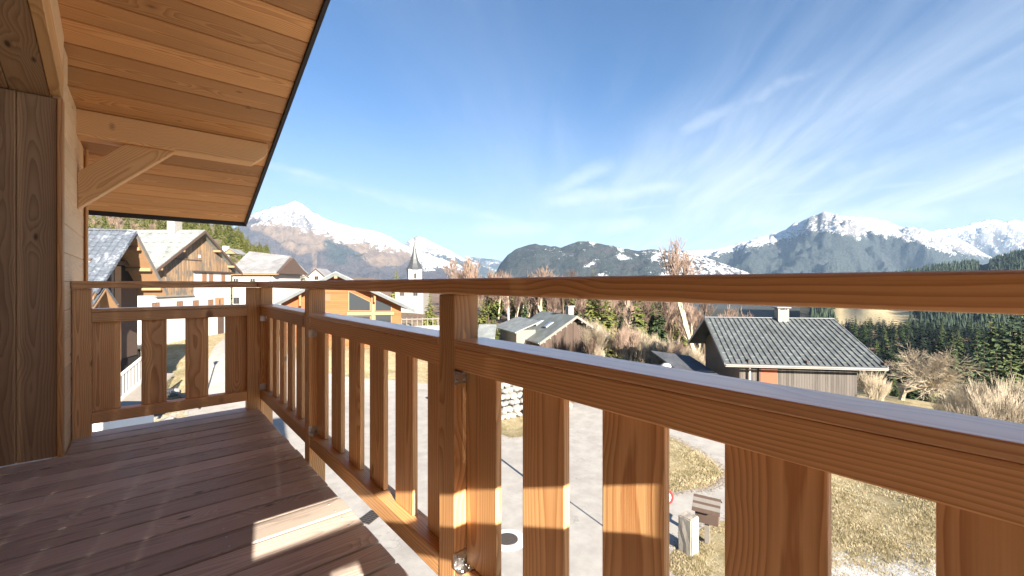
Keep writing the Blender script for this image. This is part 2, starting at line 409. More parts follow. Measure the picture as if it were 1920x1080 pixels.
    while yb > -0.7:
        ya = yb - pl
        cy = (ya + yb) / 2
        c = Vector((0.1, cy, Z(zs(cy)) + 0.014)); 
        x0 = -0.432 if cy < 4.98 else -2.2
        bar('soffit_board', (x0, c.y, c.z + rng.uniform(0, .002)), (XV - 0.012, c.y, c.z + rng.uniform(0, .002)), 0.194, th, d, 'larch_soffit', rf, 0.006)
        yb = ya
    # roof deck + covering above the boards
    a = Vector((-0.9, -0.9, Z(zs(-0.9)) + 0.11)); b_ = Vector((-0.9, 5.92, Z(zs(5.92)) + 0.11))
    bar('roof_deck', a, b_, 3.58, 0.13, (1, 0, 0), 'roof_metal', rf, 0.0)
    a = Vector((XV, -0.9, Z(zs(-0.9)) + 0.085)); b_ = Vector((XV, 5.93, Z(zs(5.93)) + 0.085))
    bar('verge_trim', a, b_, 0.20, 0.03, (0, 0, 1), 'dark_metal', rf, 0.003)
    box('eave_trim', -2.6, XV + 0.014, 5.915, 5.945, Z(zs(5.92) - 0.03), Z(zs(5.92) + 0.20), 'dark_metal', rf, 0.003)
    # purlin with a nosed end and its brace
    by, bw = 4.416, 0.17
    pt = zs(by) - 0.004; pb = pt - 0.196
    pts = [(-0.43, pb), (0.74, pb), (0.83, pb + 0.075), (0.845, pb + 0.10), (0.845, pt - 0.005 - 0.0), (-0.43, pt - 0.005)]
    me = prism_mesh([(x - 0.2, z - pb - 0.1) for x, z in pts], bw, 0.005)
    o = obj('purlin', me, 'pine_beam', rf, Vector((0.2, by + bw / 2, Z(pb + 0.1))) - rf.location)
    # upper back corner follows the roof: lower the far top edge
    for v in me.vertices:
        if v.co.y > 0 and v.co.z > 0.05: v.co.z -= SL * bw + 0.004
    L = math.hypot(0.56, 0.533)
    pts = [(-0.378, 0.545), (-0.378, 0.815), (-0.115, pb), (0.185, pb)]
    cx = sum(p[0] for p in pts) / 4; cz = sum(p[1] for p in pts) / 4
    # local x along the brace so that the grain follows it
    ang = math.atan2(pb - 0.545, 0.185 + 0.378)
    ca, sa = math.cos(-ang), math.sin(-ang)
    loc = [((x - cx) * ca - (z - cz) * sa, (x - cx) * sa + (z - cz) * ca) for x, z in pts]
    me = prism_mesh(loc, 0.10, 0.004)
    obj('brace', me, 'pine_beam', rf, Vector((cx, by + 0.09, Z(cz))) - rf.location, (0, -ang, 0))
simple('white_render', (0.74, 0.73, 0.71), 0.8, 0, 9, 0.06)
build_balcony()
# ================================================================== TERRAIN
def sm(x, a, b):
    if a == b: return 0.0 if x < a else 1.0
    u = max(0.0, min(1.0, (x - a) / (b - a))); return u * u * (3 - 2 * u)
def ground_tr(t, r):
    """height of the ground (world z) in the camera's ground frame"""
    d = math.hypot(t, r)
    z = 0.0
    z += 2.2 * sm(-r, 12, 34) * sm(t, 26, 48)                    # rises to the farmhouse
    z += 1.6 * sm(-r, 6, 16) * sm(t, 30, 42) * (1 - sm(-r, 20, 34))
    z += 16.0 * sm(-r, 45, 170) * sm(d, 55, 200)                  # left hillside
    z -= 2.4 * sm(r, 11, 19) * sm(t, 15.5, 24)                    # bank beside the barn
    z -= 1.5 * sm(t, 40, 60) * sm(r, -6, 6)
    z -= 20.0 * sm(r, 26, 95) * sm(d, 34, 100)                    # valley on the right
    z -= 4.0 * sm(d, 70, 170) * (1 - sm(-r, 45, 120))
    z -= 32.0 * sm(d, 220, 900) * (1 - sm(-r, 80, 300))
    if d > 30:
        z += (mn.noise(Vector((t * 0.03, r * 0.03, 1.7))) * 1.2 + mn.noise(Vector((t * 0.008, r * 0.008, 4.7))) * 3.0 * sm(d, 100, 400)) * sm(d, 55, 120)
    return z
def ground_xy(x, y):
    return ground_tr(x * FWD.x + y * FWD.y, x * RGT.x + y * RGT.y)
def gp(px, py, tmax=900.0):
    """the ground point seen at a photo pixel"""
    u = (px - 960) / FPX; v = (531 - py) / FPX
    t = lo = 4.0
    if v < -0.3:                                   # the near ground is level
        t = -H0 / v
        if abs(ground_tr(t, t * u)) > 1e-6: t = 4.0
        else: lo = None
    if lo:
        while t < tmax and H0 + t * v > ground_tr(t, t * u): lo = t; t *= 1.08
        hi = t
        for _ in range(9):
            t = (lo + hi) / 2
            if H0 + t * v > ground_tr(t, t * u): lo = t
            else: hi = t
    p = FWD * t + RGT * (t * u)
    return Vector((p.x, p.y, ground_tr(t, t * u)))

# ---- ground materials
def m_ground():
    m, n, b = new_mat('dry_grass')
    geo = n.add('ShaderNodeNewGeometry').outputs['Position']
    at_ = n.add('ShaderNodeAttribute', attribute_name='mask').outputs['Color']
    sr = n.add('ShaderNodeSeparateColor'); n.l.new(at_, sr.inputs[0]); frost, wood_, dark_ = sr.outputs
    big = n.noise(geo, 0.30, 5, 0.65); mid = n.noise(geo, 1.6, 5, 0.62); fine = n.noise(geo, 11.0, 5, 0.7); vf = n.noise(geo, 38.0, 3, 0.7)
    col = n.mix(n.mrange(mid, 0.35, 0.65), (0.36, 0.285, 0.16), (0.45, 0.385, 0.25))
    col = n.mix(n.mrange(big, 0.47, 0.64, 0, 0.65), col, (0.185, 0.165, 0.085))
    col = n.mix(n.mrange(fine, 0.50, 0.66, 0, 0.75), col, (0.15, 0.115, 0.05))
    col = n.mix(n.mrange(vf, 0.56, 0.7, 0, 0.5), col, (0.09, 0.075, 0.035))
    fm = n.math('ADD', frost, n.math('MULTIPLY', n.math('SUBTRACT', n.math('ADD', n.math('MULTIPLY', fine, 0.6), n.math('MULTIPLY', mid, 0.4)), 0.5), 1.7))
    col = n.mix(n.mrange(fm, 0.42, 0.62, 0, 0.9), col, (0.60, 0.61, 0.63))
    wc = n.mix(n.mrange(mid, 0.35, 0.65), (0.12, 0.085, 0.065), (0.20, 0.15, 0.115))
    wc = n.mix(dark_, wc, n.mix(n.mrange(mid, 0.35, 0.65), (0.030, 0.032, 0.024), (0.065, 0.058, 0.042)))  # dark floor tone; the shade of the right valley is painted in
    col = n.mix(wood_, col, wc)
    fin(n, b, col, 0.95, n.bump(n.math('ADD', n.math('MULTIPLY', fine, 0.6), vf), 0.9, 0.06), 0.1)
    MAT['dry_grass'] = m
m_ground()
def m_road():
    m, n, b = new_mat('pale_asphalt')
    geo = n.add('ShaderNodeNewGeometry').outputs['Position']
    big = n.noise(geo, 0.25, 4, 0.6); mid = n.noise(geo, 1.3, 6, 0.65); vf = n.noise(geo, 60.0, 3, 0.7)
    w1 = n.noise(geo, 0.5, 4, 0.6); w2 = n.noise(n.vmath('ADD', geo, (31.0, 7.0, 0.0)), 0.5, 4, 0.6)
    cr = n.voro(n.vmath('ADD', geo, n.comb(n.math('MULTIPLY', w1, 7.0), n.math('MULTIPLY', w2, 7.0), 0.0)), 0.16, 'DISTANCE_TO_EDGE')
    col = n.mix(n.mrange(mid, 0.3, 0.7), (0.315, 0.295, 0.27), (0.395, 0.375, 0.345))
    col = n.mix(n.mrange(big, 0.55, 0.72, 0, 0.55), col, (0.225, 0.21, 0.195))
    col = n.mix(n.mrange(vf, 0.45, 0.75, 0, 0.35), col, (0.21, 0.205, 0.20))
    col = n.mix(n.math('MULTIPLY', n.mrange(cr, 0.0, 0.006, 0.6, 0.0), n.mrange(big, 0.4, 0.6)), col, (0.2, 0.195, 0.19))
    fin(n, b, col, 0.9, n.bump(vf, 0.5, 0.01), 0.2)
    MAT['pale_asphalt'] = m
m_road()

def build_ground():
    NA = 300; rad = [0.6]
    while rad[-1] < 26000: rad.append(rad[-1] * (1.030 if rad[-1] < 60 else (1.045 if rad[-1] < 900 else 1.12)) + 0.05)
    v, f, mk = [], [], []
    v.append((0, 0, 0)); mk.append((0, 0, 0))
    for d in rad:
        for k in range(NA):
            a = 2 * math.pi * k / NA; t, r = d * math.cos(a), d * math.sin(a)
            z = ground_tr(t, r) - (0 if d < 900 else 70 * sm(d, 900, 3000))
            p = FWD * t + RGT * r
            v.append((p.x, p.y, z))
            # frost lies in the hollow near the house and along the lower bank
            fr = 0.10 + 0.50 * sm(r, 4, 9) * (1 - sm(t, 12.0, 16.0)) + 0.42 * sm(-r, 4, 10) * (1 - sm(t, 26, 36)) * sm(t, 8, 14)
            if t < 4: fr = 0.3
            wd = sm(d, 58, 85) * (1 - sm(-r, 20, 70) * (1 - sm(d, 150, 200)))
            if 330 < d < 700 and r > 0: 
                u = r / max(t, 1)
                wd *= 1 - sm(u, 0.70, 0.76) * (1 - sm(u, 0.92, 1.0)) * sm(d, 360, 400)
            mk.append((fr, wd, sm(r, 28, 70) * sm(d, 60, 120)))
    for k in range(NA): f.append((0, 1 + k, 1 + (k + 1) % NA))
    for i in range(len(rad) - 1):
        for k in range(NA):
            a, b_ = 1 + i * NA + k, 1 + i * NA + (k + 1) % NA
            f.append((a, a + NA, b_ + NA, b_))
    me = bpy.data.meshes.new('ground'); me.from_pydata(v, [], f); me.update()
    ca = me.color_attributes.new('mask', 'FLOAT_COLOR', 'POINT')
    ca.data.foreach_set('color', [q for a, b_, c_ in mk for q in (a, b_, c_, 1)])
    for p in me.polygons: p.use_smooth = True
    bm = bmesh.new(); bm.from_mesh(me); bmesh.ops.recalc_face_normals(bm, faces=bm.faces); 
    if sum(fc.normal.z for fc in list(bm.faces)[:50]) < 0: bmesh.ops.reverse_faces(bm, faces=bm.faces)
    bm.to_mesh(me); bm.free()
    o = obj('ground', me, 'dry_grass'); tag(o, 'dry winter grass ground with frost patches around the village', None, None, 'structure')
build_ground()

from mathutils.geometry import delaunay_2d_cdt
def inside(p, poly):
    c = False; j = len(poly) - 1
    for i in range(len(poly)):
        if (poly[i][1] > p[1]) != (poly[j][1] > p[1]) and p[0] < (poly[j][0] - poly[i][0]) * (p[1] - poly[i][1]) / (poly[j][1] - poly[i][1]) + poly[i][0]: c = not c
        j = i
    return c
def smooth_poly(poly, it=2):
    for _ in range(it):
        q = []
        for i in range(len(poly)):
            a, b_ = poly[i], poly[(i + 1) % len(poly)]
            q += [a * 0.75 + b_ * 0.25, a * 0.25 + b_ * 0.75]
        poly = q
    return poly
def sheet(name, pts, mat, lift, step, label, dome=0.0):
    poly = smooth_poly([Vector((p.x, p.y)) for p in pts])
    pp = [p + Vector((mn.noise(Vector((p.x * .6, p.y * .6, 2))), mn.noise(Vector((p.x * .6, p.y * .6, 9))))) * 0.3 for p in poly]
    n0 = len(pp); edges = [(i, (i + 1) % n0) for i in range(n0)]
    xs = [p.x for p in pp]; ys = [p.y for p in pp]
    allp = list(pp); x = min(xs)
    while x < max(xs):
        y = min(ys)
        while y < max(ys):
            q = Vector((x + rng.uniform(-.2, .2) * step, y + rng.uniform(-.2, .2) * step))
            if inside(q, pp) and min((q - e).length for e in pp) > step * 0.5: allp.append(q)
            y += step
        x += step
    vo, eo, fo, *_ = delaunay_2d_cdt(allp, edges, [], 1, 1e-4)
    cen = sum((Vector(p) for p in pp), Vector((0, 0))) / n0
    vv = []
    for p in vo:
        de = min((Vector(p) - e).length for e in pp)
        vv.append((p[0], p[1], ground_xy(p[0], p[1]) + lift + dome * sm(de, 0, 2.0)))
    me = pydata(name, vv, [list(q) for q in fo], True)
    bm = bmesh.new(); bm.from_mesh(me)
    for fc in bm.faces:
        if fc.normal.z < 0: fc.normal_flip()
    bm.to_mesh(me); bm.free()
    o = obj(name, me, mat); tag(o, label, None, None, 'structure'); return o, pp
ROAD_PX = [(425, 631), (392, 662), (368, 735), (345, 790), (330, 850)]
ROAD_PX2 = [(1225, 1060), (1262, 1022), (1300, 1002), (1356, 976), (1450, 952), (1535, 925), (1545, 890), (1490, 850), (1400, 818), (1255, 782), (1129, 750), (1060, 757), (995, 818), (930, 824), (880, 745), (820, 716), (640, 711), (560, 678), (500, 650), (450, 629)]
def road_points():
    a = [gp(*q) for q in ROAD_PX]
    mid = [Vector((0.4, 12.0, 0)), Vector((0.6, 6.6, 0)), Vector((1.5, -2.0, 0)), Vector((8.5, -6.0, 0)), Vector((10.5, 2.5, 0))]
    return a + mid + [gp(*q) for q in ROAD_PX2]
_, ROADPOLY = sheet('road', road_points(), 'pale_asphalt', 0.03, 2.0, 'pale asphalt village road below the balcony')
ISLAND_PX = [(1180, 800), (1258, 822), (1300, 843), (1340, 868), (1357, 893), (1340, 909), (1300, 919), (1250, 925), (1170, 918), (1140, 870), (1150, 815)]
_, ISLPOLY = sheet('verge', [gp(*q) for q in ISLAND_PX], 'dry_grass', 0.045, 0.8, 'dry grass island between the two arms of the road', 0.12)

# ---- grass tufts where the gaps of the railing show the ground
def build_grass():
    r = random.Random(3); v, f = [], []
    m, n, b = new_mat('grass_blades')
    pos = n.add('ShaderNodeNewGeometry').outputs['Position']
    col = n.mix(n.mrange(n.noise(pos, 3.0, 4, .6), .35, .65), (0.44, 0.37, 0.24), (0.24, 0.205, 0.11))
    fin(n, b, col, 0.9, None, 0.1); MAT['grass_blades'] = m
    zones = [((1248, 1362), (815, 930), 6000), ((1240, 1362), (960, 1085), 7000), ((1552, 1760), (895, 1085), 13000), ((205, 400), (640, 800), 3500), ((930, 990), (780, 826), 400)]
    for (xa, xb), (ya, yb), k in zones:
        for _ in range(k):
            px, py = r.uniform(xa, xb), r.uniform(ya, yb)
            p = gp(px, py, 80)
            isl = inside((p.x, p.y), ISLPOLY)
            a_ = r.uniform(0, 6.28); q_ = r.uniform(0, 0.4)
            if inside((p.x + math.cos(a_) * q_, p.y + math.sin(a_) * q_), ROADPOLY) and not inside((p.x + math.cos(a_) * q_, p.y + math.sin(a_) * q_), ISLPOLY): continue
            z = p.z + (0.12 if isl else 0.0)
            tt = p.dot(FWD)
            if p.dot(RGT) > 4 and r.random() < 0.75 * (1 - sm(tt, 12.0, 15.5)): continue
            if mn.noise(Vector((p.x * .45, p.y * .45, 4))) < r.uniform(-.5, .25): continue
            h = r.uniform(0.03, 0.09); 
            for _b in range(5):
                a = r.uniform(0, 6.28); w = r.uniform(0.004, 0.012); q = Vector((p.x + r.uniform(-.12, .12), p.y + r.uniform(-.12, .12), z))
                dx, dy = math.cos(a) * w, math.sin(a) * w; lx, ly = r.uniform(-1, 1) * h * .9, r.uniform(-1, 1) * h * .9
                i = len(v)
                v += [(q.x - dx, q.y - dy, q.z - .02), (q.x + dx, q.y + dy, q.z - .02), (q.x + lx, q.y + ly, q.z + h)]; f.append((i, i + 1, i + 2))
    o = obj('grass', pydata('grass', v, f), 'grass_blades'); tag(o, 'short dry tufts of grass beside the road', 'grass', None, 'stuff')
build_grass()

# ================================================================== MOUNTAINS
def m_mountain():
    m, n, b = new_mat('mountain')
    pos = n.add('ShaderNodeNewGeometry').outputs['Position']
    nrm = n.add('ShaderNodeNewGeometry').outputs['True Normal']
    at_ = n.add('ShaderNodeAttribute', attribute_name='mask').outputs['Color']
    sr = n.add('ShaderNodeSeparateColor'); n.l.new(at_, sr.inputs[0]); snow, con, tan = sr.outputs
    scale = n.add('ShaderNodeAttribute', attribute_name='grain').outputs['Fac']
    p = n.vmath('MULTIPLY', pos, n.comb(scale, scale, scale))
    big = n.noise(p, 1.0, 5, 0.6); mid = n.noise(p, 4.0, 5, 0.65); fine = n.noise(p, 17.0, 4, 0.7)
    tx = n.math('SUBTRACT', n.math('ADD', n.math('MULTIPLY', mid, 0.6), n.math('MULTIPLY', fine, 0.4)), 0.5)
    wood_ = n.mix(n.mrange(fine, 0.40, 0.62), (0.022, 0.022, 0.026), (0.080, 0.064, 0.060))
    wood_ = n.mix(n.mrange(mid, 0.4, 0.6, 0, 0.45), wood_, (0.055, 0.048, 0.048))
    conc = n.mix(n.mrange(fine, 0.40, 0.62), (0.013, 0.018, 0.020), (0.050, 0.058, 0.052))
    tanc = n.mix(n.mrange(n.math('ADD', n.math('MULTIPLY', mid, .6), n.math('MULTIPLY', fine, .4)), 0.40, 0.6), (0.15, 0.112, 0.08), (0.088, 0.066, 0.052))
    rock = n.mix(n.mrange(fine, 0.4, 0.6), (0.05, 0.05, 0.053), (0.11, 0.10, 0.10))
    col = n.mix(n.mrange(n.math('ADD', tan, n.math('MULTIPLY', tx, 1.5)), 0.45, 0.58), wood_, tanc)
    col = n.mix(n.mrange(n.math('ADD', con, n.math('MULTIPLY', tx, 1.6)), 0.45, 0.55), col, conc)
    sl = n.sep(nrm)[2]
    sv = n.math('ADD', n.math('ADD', snow, n.math('MULTIPLY', tx, 2.0)), n.math('MULTIPLY', n.math('SUBTRACT', sl, 0.72), 0.55))
    s = n.mrange(sv, 0.45, 0.56)
    high = n.mrange(snow, 0.55, 0.8)
    col = n.mix(high, col, rock)
    rk = n.noise(n.vmath('MULTIPLY', p, (1.0, 1.0, 2.2)), 6.5, 6, 0.72, 0.6)
    rk = n.mrange(n.math('SUBTRACT', rk, n.math('MULTIPLY', n.math('SUBTRACT', sl, 0.75), 0.35)), 0.515, 0.575, 0.0, 0.9)
    s = n.math('MULTIPLY', s, n.math('SUBTRACT', 1.0, rk))
    col = n.mix(s, col, (0.50, 0.515, 0.54))
    bmp = n.bump(n.math('ADD', mid, n.math('MULTIPLY', fine, 0.5)), 0.8, 30.0)
    fin(n, b, col, 0.9, bmp, 0.1); MAT['mountain'] = m
m_mountain()
def interp(prof, x):
    if x <= prof[0][0]: return prof[0][1]
    for (a, ya), (b_, yb) in zip(prof, prof[1:]):
        if x <= b_: return ya + (yb - ya) * (x - a) / (b_ - a)
    return prof[-1][1]
def mountain(name, label, prof, D, Df, zf, mask, seed, step=3.0, nw=70, power=1.25, rough=0.10, gully=0.10, jag=2.0, grain=1 / 260., slant=0.0, spurs=()):
    """prof: ridge line in photo pixels at depth D (number or profile); falls towards the viewer to depth Df, height zf"""
    o3 = Vector((seed * 13.7, seed * 5.1, seed * 7.9))
    cols = int((prof[-1][0] - prof[0][0]) / step) + 1
    v, mk = [], []
    nb = 14
    for i in range(cols):
        px = prof[0][0] + i * step
        d1 = interp(D, px) if isinstance(D, list) else D
        py = interp(prof, px)
        py += (mn.noise(Vector((px * 0.11, seed, 0))) * 0.9 + mn.noise(Vector((px * 0.33, seed, 5))) * 0.55) * jag
        zr = (531 - py) / FPX * d1
        for j in range(nw + nb):
            if j < nw:
                w = j / (nw - 1); d = Df + (d1 - Df) * w; base = zf + (zr - zf) * (w ** power)
                env = 4 * w * (1 - w) * (0.35 + 0.65 * w)
                wb = w
            else:
                k = (j - nw + 1) / nb; w = 1.0; d = d1 + k * (d1 - Df) * 0.8; base = zr - (zr - zf) * k * 0.9; env = 0.6 * k; wb = 1 - k * .5
            sx = px + slant * (1 - w) * 60
            P = FWD * d + RGT * (d * (px - 960) / FPX)
            q = P / (d1 - Df) * 6.0
            qq = Vector((P.x, P.y, 0)) * (2.6 / (d1 - Df)) + o3
            g1 = mn.ridged_multi_fractal(qq + Vector((0, 0, base / (d1 - Df) * 1.2)), 0.9, 2.15, 5, 0.9, 1.8); g2 = g1
            f = mn.fractal(qq * 2.3, 0.9, 2.1, 5)
            H = (zr - zf)
            env = sm(w, 0.0, 0.15) * (1 - sm(w, 0.72, 1.0) * 0.92) if j < nw else 0.5 * k
            z = base + env * H * (gully * (g1 - 1.0) + rough * f)
            for (c0, c1, wd, amp) in spurs:
                z += H * amp * sm(w, 0.02, 0.5) * (1 - sm(w, 0.7, 1.0)) * math.exp(-((px - (c0 + (c1 - c0) * (1 - w))) / wd) ** 2)
            if j < nw and w < 1: z = min(z, (zr / d1 - 0.0004) * d)
            v.append((P.x, P.y, H0 + z))
            mk.append(mask(px, wb, 531 - z / d * FPX, f, g1, g2))
    nn = nw + nb; f_ = []
    for i in range(cols - 1):
        for j in range(nn - 1):
            a = i * nn + j; f_.append((a, a + nn, a + nn + 1, a + 1))
    me = bpy.data.meshes.new(name); me.from_pydata(v, [], f_); me.update()
    ca = me.color_attributes.new('mask', 'FLOAT_COLOR', 'POINT')
    ca.data.foreach_set('color', [c for q in mk for c in (*q, 1)])
    ga = me.attributes.new('grain', 'FLOAT', 'POINT'); ga.data.foreach_set('value', [grain] * len(v))
    bm = bmesh.new(); bm.from_mesh(me)
    bmesh.ops.recalc_face_normals(bm, faces=bm.faces)
    if sum(fc.normal.z for fc in bm.faces) < 0: bmesh.ops.reverse_faces(bm, faces=bm.faces)
    bm.to_mesh(me); bm.free()
    for p in me.polygons: p.use_smooth = True
    o = obj(name, me, 'mountain'); tag(o, label, None, None, 'structure'); return o

# masks return (snow, conifer, tan) about 0..1; .5 is the edge
def mk_left(px, w, py, f, g1, g2):
    line = interp([(430, 432), (510, 418), (600, 440), (690, 462), (760, 470), (800, 500)], px)     # lower edge of the snow
    snow = 0.5 + (line - py) / 34 + f * 0.25
    if px < 505: snow -= 0.22 * sm(505 - px, 0, 40)
    tan = 0.5 + min((py - line + 8) / 20, (interp([(430, 415), (500, 440), (560, 480), (600, 470), (640, 455), (700, 500), (740, 505), (800, 478)], px) - py) / 26) + f * 0.25
    con = 0.10 + 0.62 * math.exp(-((px - 640 - (py - 475) * 0.6) / 36) ** 2 - ((py - 474) / 24) ** 2) + 0.35 * mn.noise(Vector((px * .03, py * .06, 1)))
    if abs(px - 590) < 4 and py < 515: tan = 0.9
    return (snow, con, tan)
mountain('mountain', 'snow capped peak with tan slopes above grey woods behind the church spire',
    [(395, 452), (430, 432), (445, 424), (470, 402), (495, 392), (510, 388), (530, 386), (545, 379), (553, 376), (566, 382), (585, 397), (605, 408), (630, 416), (660, 424), (690, 430), (715, 436), (735, 446), (755, 458), (790, 472), (830, 486), (870, 500), (900, 515), (925, 530)],
    6200, 4500, -90, mk_left, 1, 3.0, 60, 1.1, 0.07, 0.13, 2.2, 1 / 260., 0.5)
mountain('mountain', 'small white pointed peak behind the church spire',
    [(690, 480), (730, 466), (755, 462), (768, 450), (782, 443), (790, 443), (806, 452), (820, 458), (845, 470), (868, 484), (900, 496), (930, 512), (960, 528)],
    8500, 7500, -60, lambda px, w, py, f, g1, g2: (0.5 + (interp([(690, 480), (800, 478), (880, 492), (930, 500)], px) - py) / 22 + f * 0.35, 0.35 + 0.4 * sm(py, 470, 490), 0.2), 2, 3.0, 40, 1.15, 0.08, 0.10, 2.0, 1 / 320., 0.4)
mountain('mountain', 'low blue far ridge in the notch of the valley',
    [(820, 488), (850, 484), (880, 482), (905, 484), (930, 487), (960, 492), (1000, 500)],
    11000, 9000, -100, lambda px, w, py, f, g1, g2: (0.30 + f * 0.2, 0.75, 0.2), 3, 5, 24, 1.0, 0.06, 0.06, 1.0, 1 / 350.)
def mk_mid(px, w, py, f, g1, g2):
    patch = mn.noise(Vector((px * 0.035, py * 0.07, 3.3)))
    s = 0.18 + 0.9 * max(0, patch - 0.08) * sm(px, 1030, 1100) + 0.24 * sm(px, 1150, 1290) - 0.25 * sm(py, 480, 500) * (1 - sm(px, 1150, 1300))
    tan = 0.05 + 0.75 * sm(px, 1120, 1200) * max(0, 0.35 + patch)
    return (s + f * 0.12, 0.62 + f * 0.2 - 0.12 * sm(px, 1200, 1320), tan)
mountain('mountain', 'dark forested rounded hill in the middle of the view with snow patches',
    [(925, 520), (937, 496), (945, 486), (953, 477), (964, 469), (975, 464), (990, 459), (1001, 457), (1015, 459), (1029, 461), (1054, 464), (1064, 460), (1074, 456), (1085, 453), (1096, 452), (1113, 454), (1141, 460), (1169, 466), (1197, 470), (1223, 467), (1254, 470), (1275, 468), (1310, 478), (1350, 492), (1400, 510), (1440, 526)],
    3600, 2850, -80, mk_mid, 4, 3.0, 50, 1.0, 0.06, 0.07, 1.6, 1 / 150., 0.2)
def mk_right(px, w, py, f, g1, g2):
    line = interp([(1260, 482), (1340, 478), (1430, 462), (1480, 446), (1530, 436), (1600, 446), (1680, 446), (1740, 466), (1800, 476), (1850, 488)], px)
    snow = 0.5 + (line - py) / 26 + f * 0.35 + 0.12 * (g2 - 1.0)
    if 1520 < px < 1556 and py < 424: snow -= 0.5
    con = 0.66 + f * 0.15
    tan = 0.2 + (0.6 if 1510 < px < 1560 and py < 424 else 0)
    return (snow, con, tan)
mountain('mountain', 'broad snow topped mountain with dark blue wooded flanks at the right',
    [(1215, 492), (1250, 474), (1290, 470), (1342, 467), (1380, 457), (1421, 446), (1450, 438), (1473, 431), (1489, 418), (1513, 410), (1530, 402), (1547, 397), (1568, 402), (1592, 408), (1608, 405), (1632, 406), (1664, 416), (1688, 424), (1728, 428), (1760, 437), (1807, 452), (1847, 475), (1880, 495), (1925, 520)],
    5600, 4100, -90, mk_right, 5, 3.0, 64, 1.05, 0.09, 0.24, 2.2, 1 / 230., -0.6, [(1545, 1575, 42, 0.30), (1690, 1790, 45, 0.18), (1420, 1400, 30, 0.10)])
mountain('mountain', 'far snowy mountain range at the right edge',
    [(1700, 450), (1735, 436), (1764, 430), (1787, 428), (1815, 422), (1835, 415), (1847, 413), (1860, 410), (1871, 411), (1882, 416), (1895, 412), (1920, 414), (1950, 407), (1990, 418), (2040, 409), (2100, 425), (2200, 430)],
    8600, 7400, -90, lambda px, w, py, f, g1, g2: (0.72 + (450 - py) / 90 + f * 0.5 + 0.15 * (g2 - 1.0), 0.45 + 0.4 * sm(py, 470, 500), 0.1), 6, 3.0, 46, 1.15, 0.10, 0.16, 2.5, 1 / 260., -0.5)
# ================================================================== TREES
def m_leaf(name, a, b2, sc_=1.3, hue=0.25):
    m, n, b = new_mat(name)
    pos = n.add('ShaderNodeNewGeometry').outputs['Position']; rnd = n.add('ShaderNodeObjectInfo').outputs['Random']
    f = n.math('ADD', n.noise(pos, sc_, 3, 0.6), n.math('MULTIPLY', n.math('SUBTRACT', rnd, 0.5), hue))
    fin(n, b, n.mix(n.mrange(f, 0.35, 0.65), a, b2), 0.8, None, 0.15); MAT[name] = m
m_leaf('conifer_needles', (0.028, 0.050, 0.024), (0.085, 0.108, 0.040))
m_leaf('conifer_sunny', (0.065, 0.082, 0.022), (0.16, 0.165, 0.048))  # sunlit tone put into the needle colour
m_leaf('conifer_valley_shade', (0.006, 0.011, 0.010), (0.026, 0.038, 0.024), 0.05)  # shadow of the valley bottom put into the colour
m_leaf('conifer_slope_lit', (0.030, 0.054, 0.028), (0.105, 0.130, 0.052))  # lighter needle copy, the lit look is in the colour
m_leaf('conifer_far_shade', (0.012, 0.024, 0.017), (0.034, 0.050, 0.030))  # shade of the hill put into the darker needle colour
m_leaf('bark_brown', (0.075, 0.055, 0.04), (0.13, 0.095, 0.07))
m_leaf('twigs_pink', (0.15, 0.105, 0.082), (0.25, 0.18, 0.14))
m_leaf('twigs_pale', (0.27, 0.225, 0.165), (0.44, 0.375, 0.28))

def conifer_mesh(seed, levels=24, spr=4, slim=0.19, ragged=0.35):
    """unit height crown (z 0.06..1) of many drooping needle sprays, plus trunk mesh"""
    r = random.Random(seed); v, f = [], []
    for i in range(levels):
        z = 0.07 + 0.92 * (i / levels) ** 0.93
        R = slim * (1 - z) ** 0.82 * (1 + r.uniform(-ragged, ragged) * 0.5) + 0.006
        k = max(5, int(9 * (1 - z) + 4))
        a0 = r.uniform(0, 6.28)
        for q in range(k):
            if r.random() < 0.10: continue
            a = a0 + 6.283 * q / k + r.uniform(-.3, .3); L = R * r.uniform(0.65, 1.15)
            ca, sa = math.cos(a), math.sin(a)
            droop = r.uniform(0.10, 0.45)
            for s in range(spr):
                u0 = s / spr; u1 = (s + 1.35) / spr
                w = L * 0.30 * (1 - 0.5 * u0) * r.uniform(0.7, 1.3) + 0.004
                def P(u, side, dz=0.0):
                    x = L * u; y = side * w; zz = z - droop * x * (0.4 + u) * 0.6 + dz
                    return (x * ca - y * sa, x * sa + y * ca, zz)
                tw = r.uniform(-0.5, 0.5) * w
                n0 = len(v)
                v.extend([P(u0, -1, tw), P(u0, 1, -tw), P(u1, r.uniform(0.1, .6), -tw * .3 - 0.3 * w), P(u1, -r.uniform(0.1, .6), tw * .3 - 0.3 * w)])
                f.append((n0, n0 + 1, n0 + 2, n0 + 3))
                if r.random() < 0.5:
                    n0 = len(v); h = w * r.uniform(0.6, 1.1)
                    v.extend([P(u0, 0, 0.1 * h), P(u1, 0, 0), P(u1, r.uniform(-.3, .3), -h), P(u0, r.uniform(-.3, .3), -h * 1.1)])
                    f.append((n0, n0 + 1, n0 + 2, n0 + 3))
    crown = pydata('crown', v, f)
    bm = bmesh.new(); bmesh.ops.create_cone(bm, segments=7, radius1=0.016, radius2=0.001, depth=0.98, cap_ends=True, matrix=Matrix.Translation((0, 0, 0.48)))
    return crown, to_mesh(bm, 'trunk')

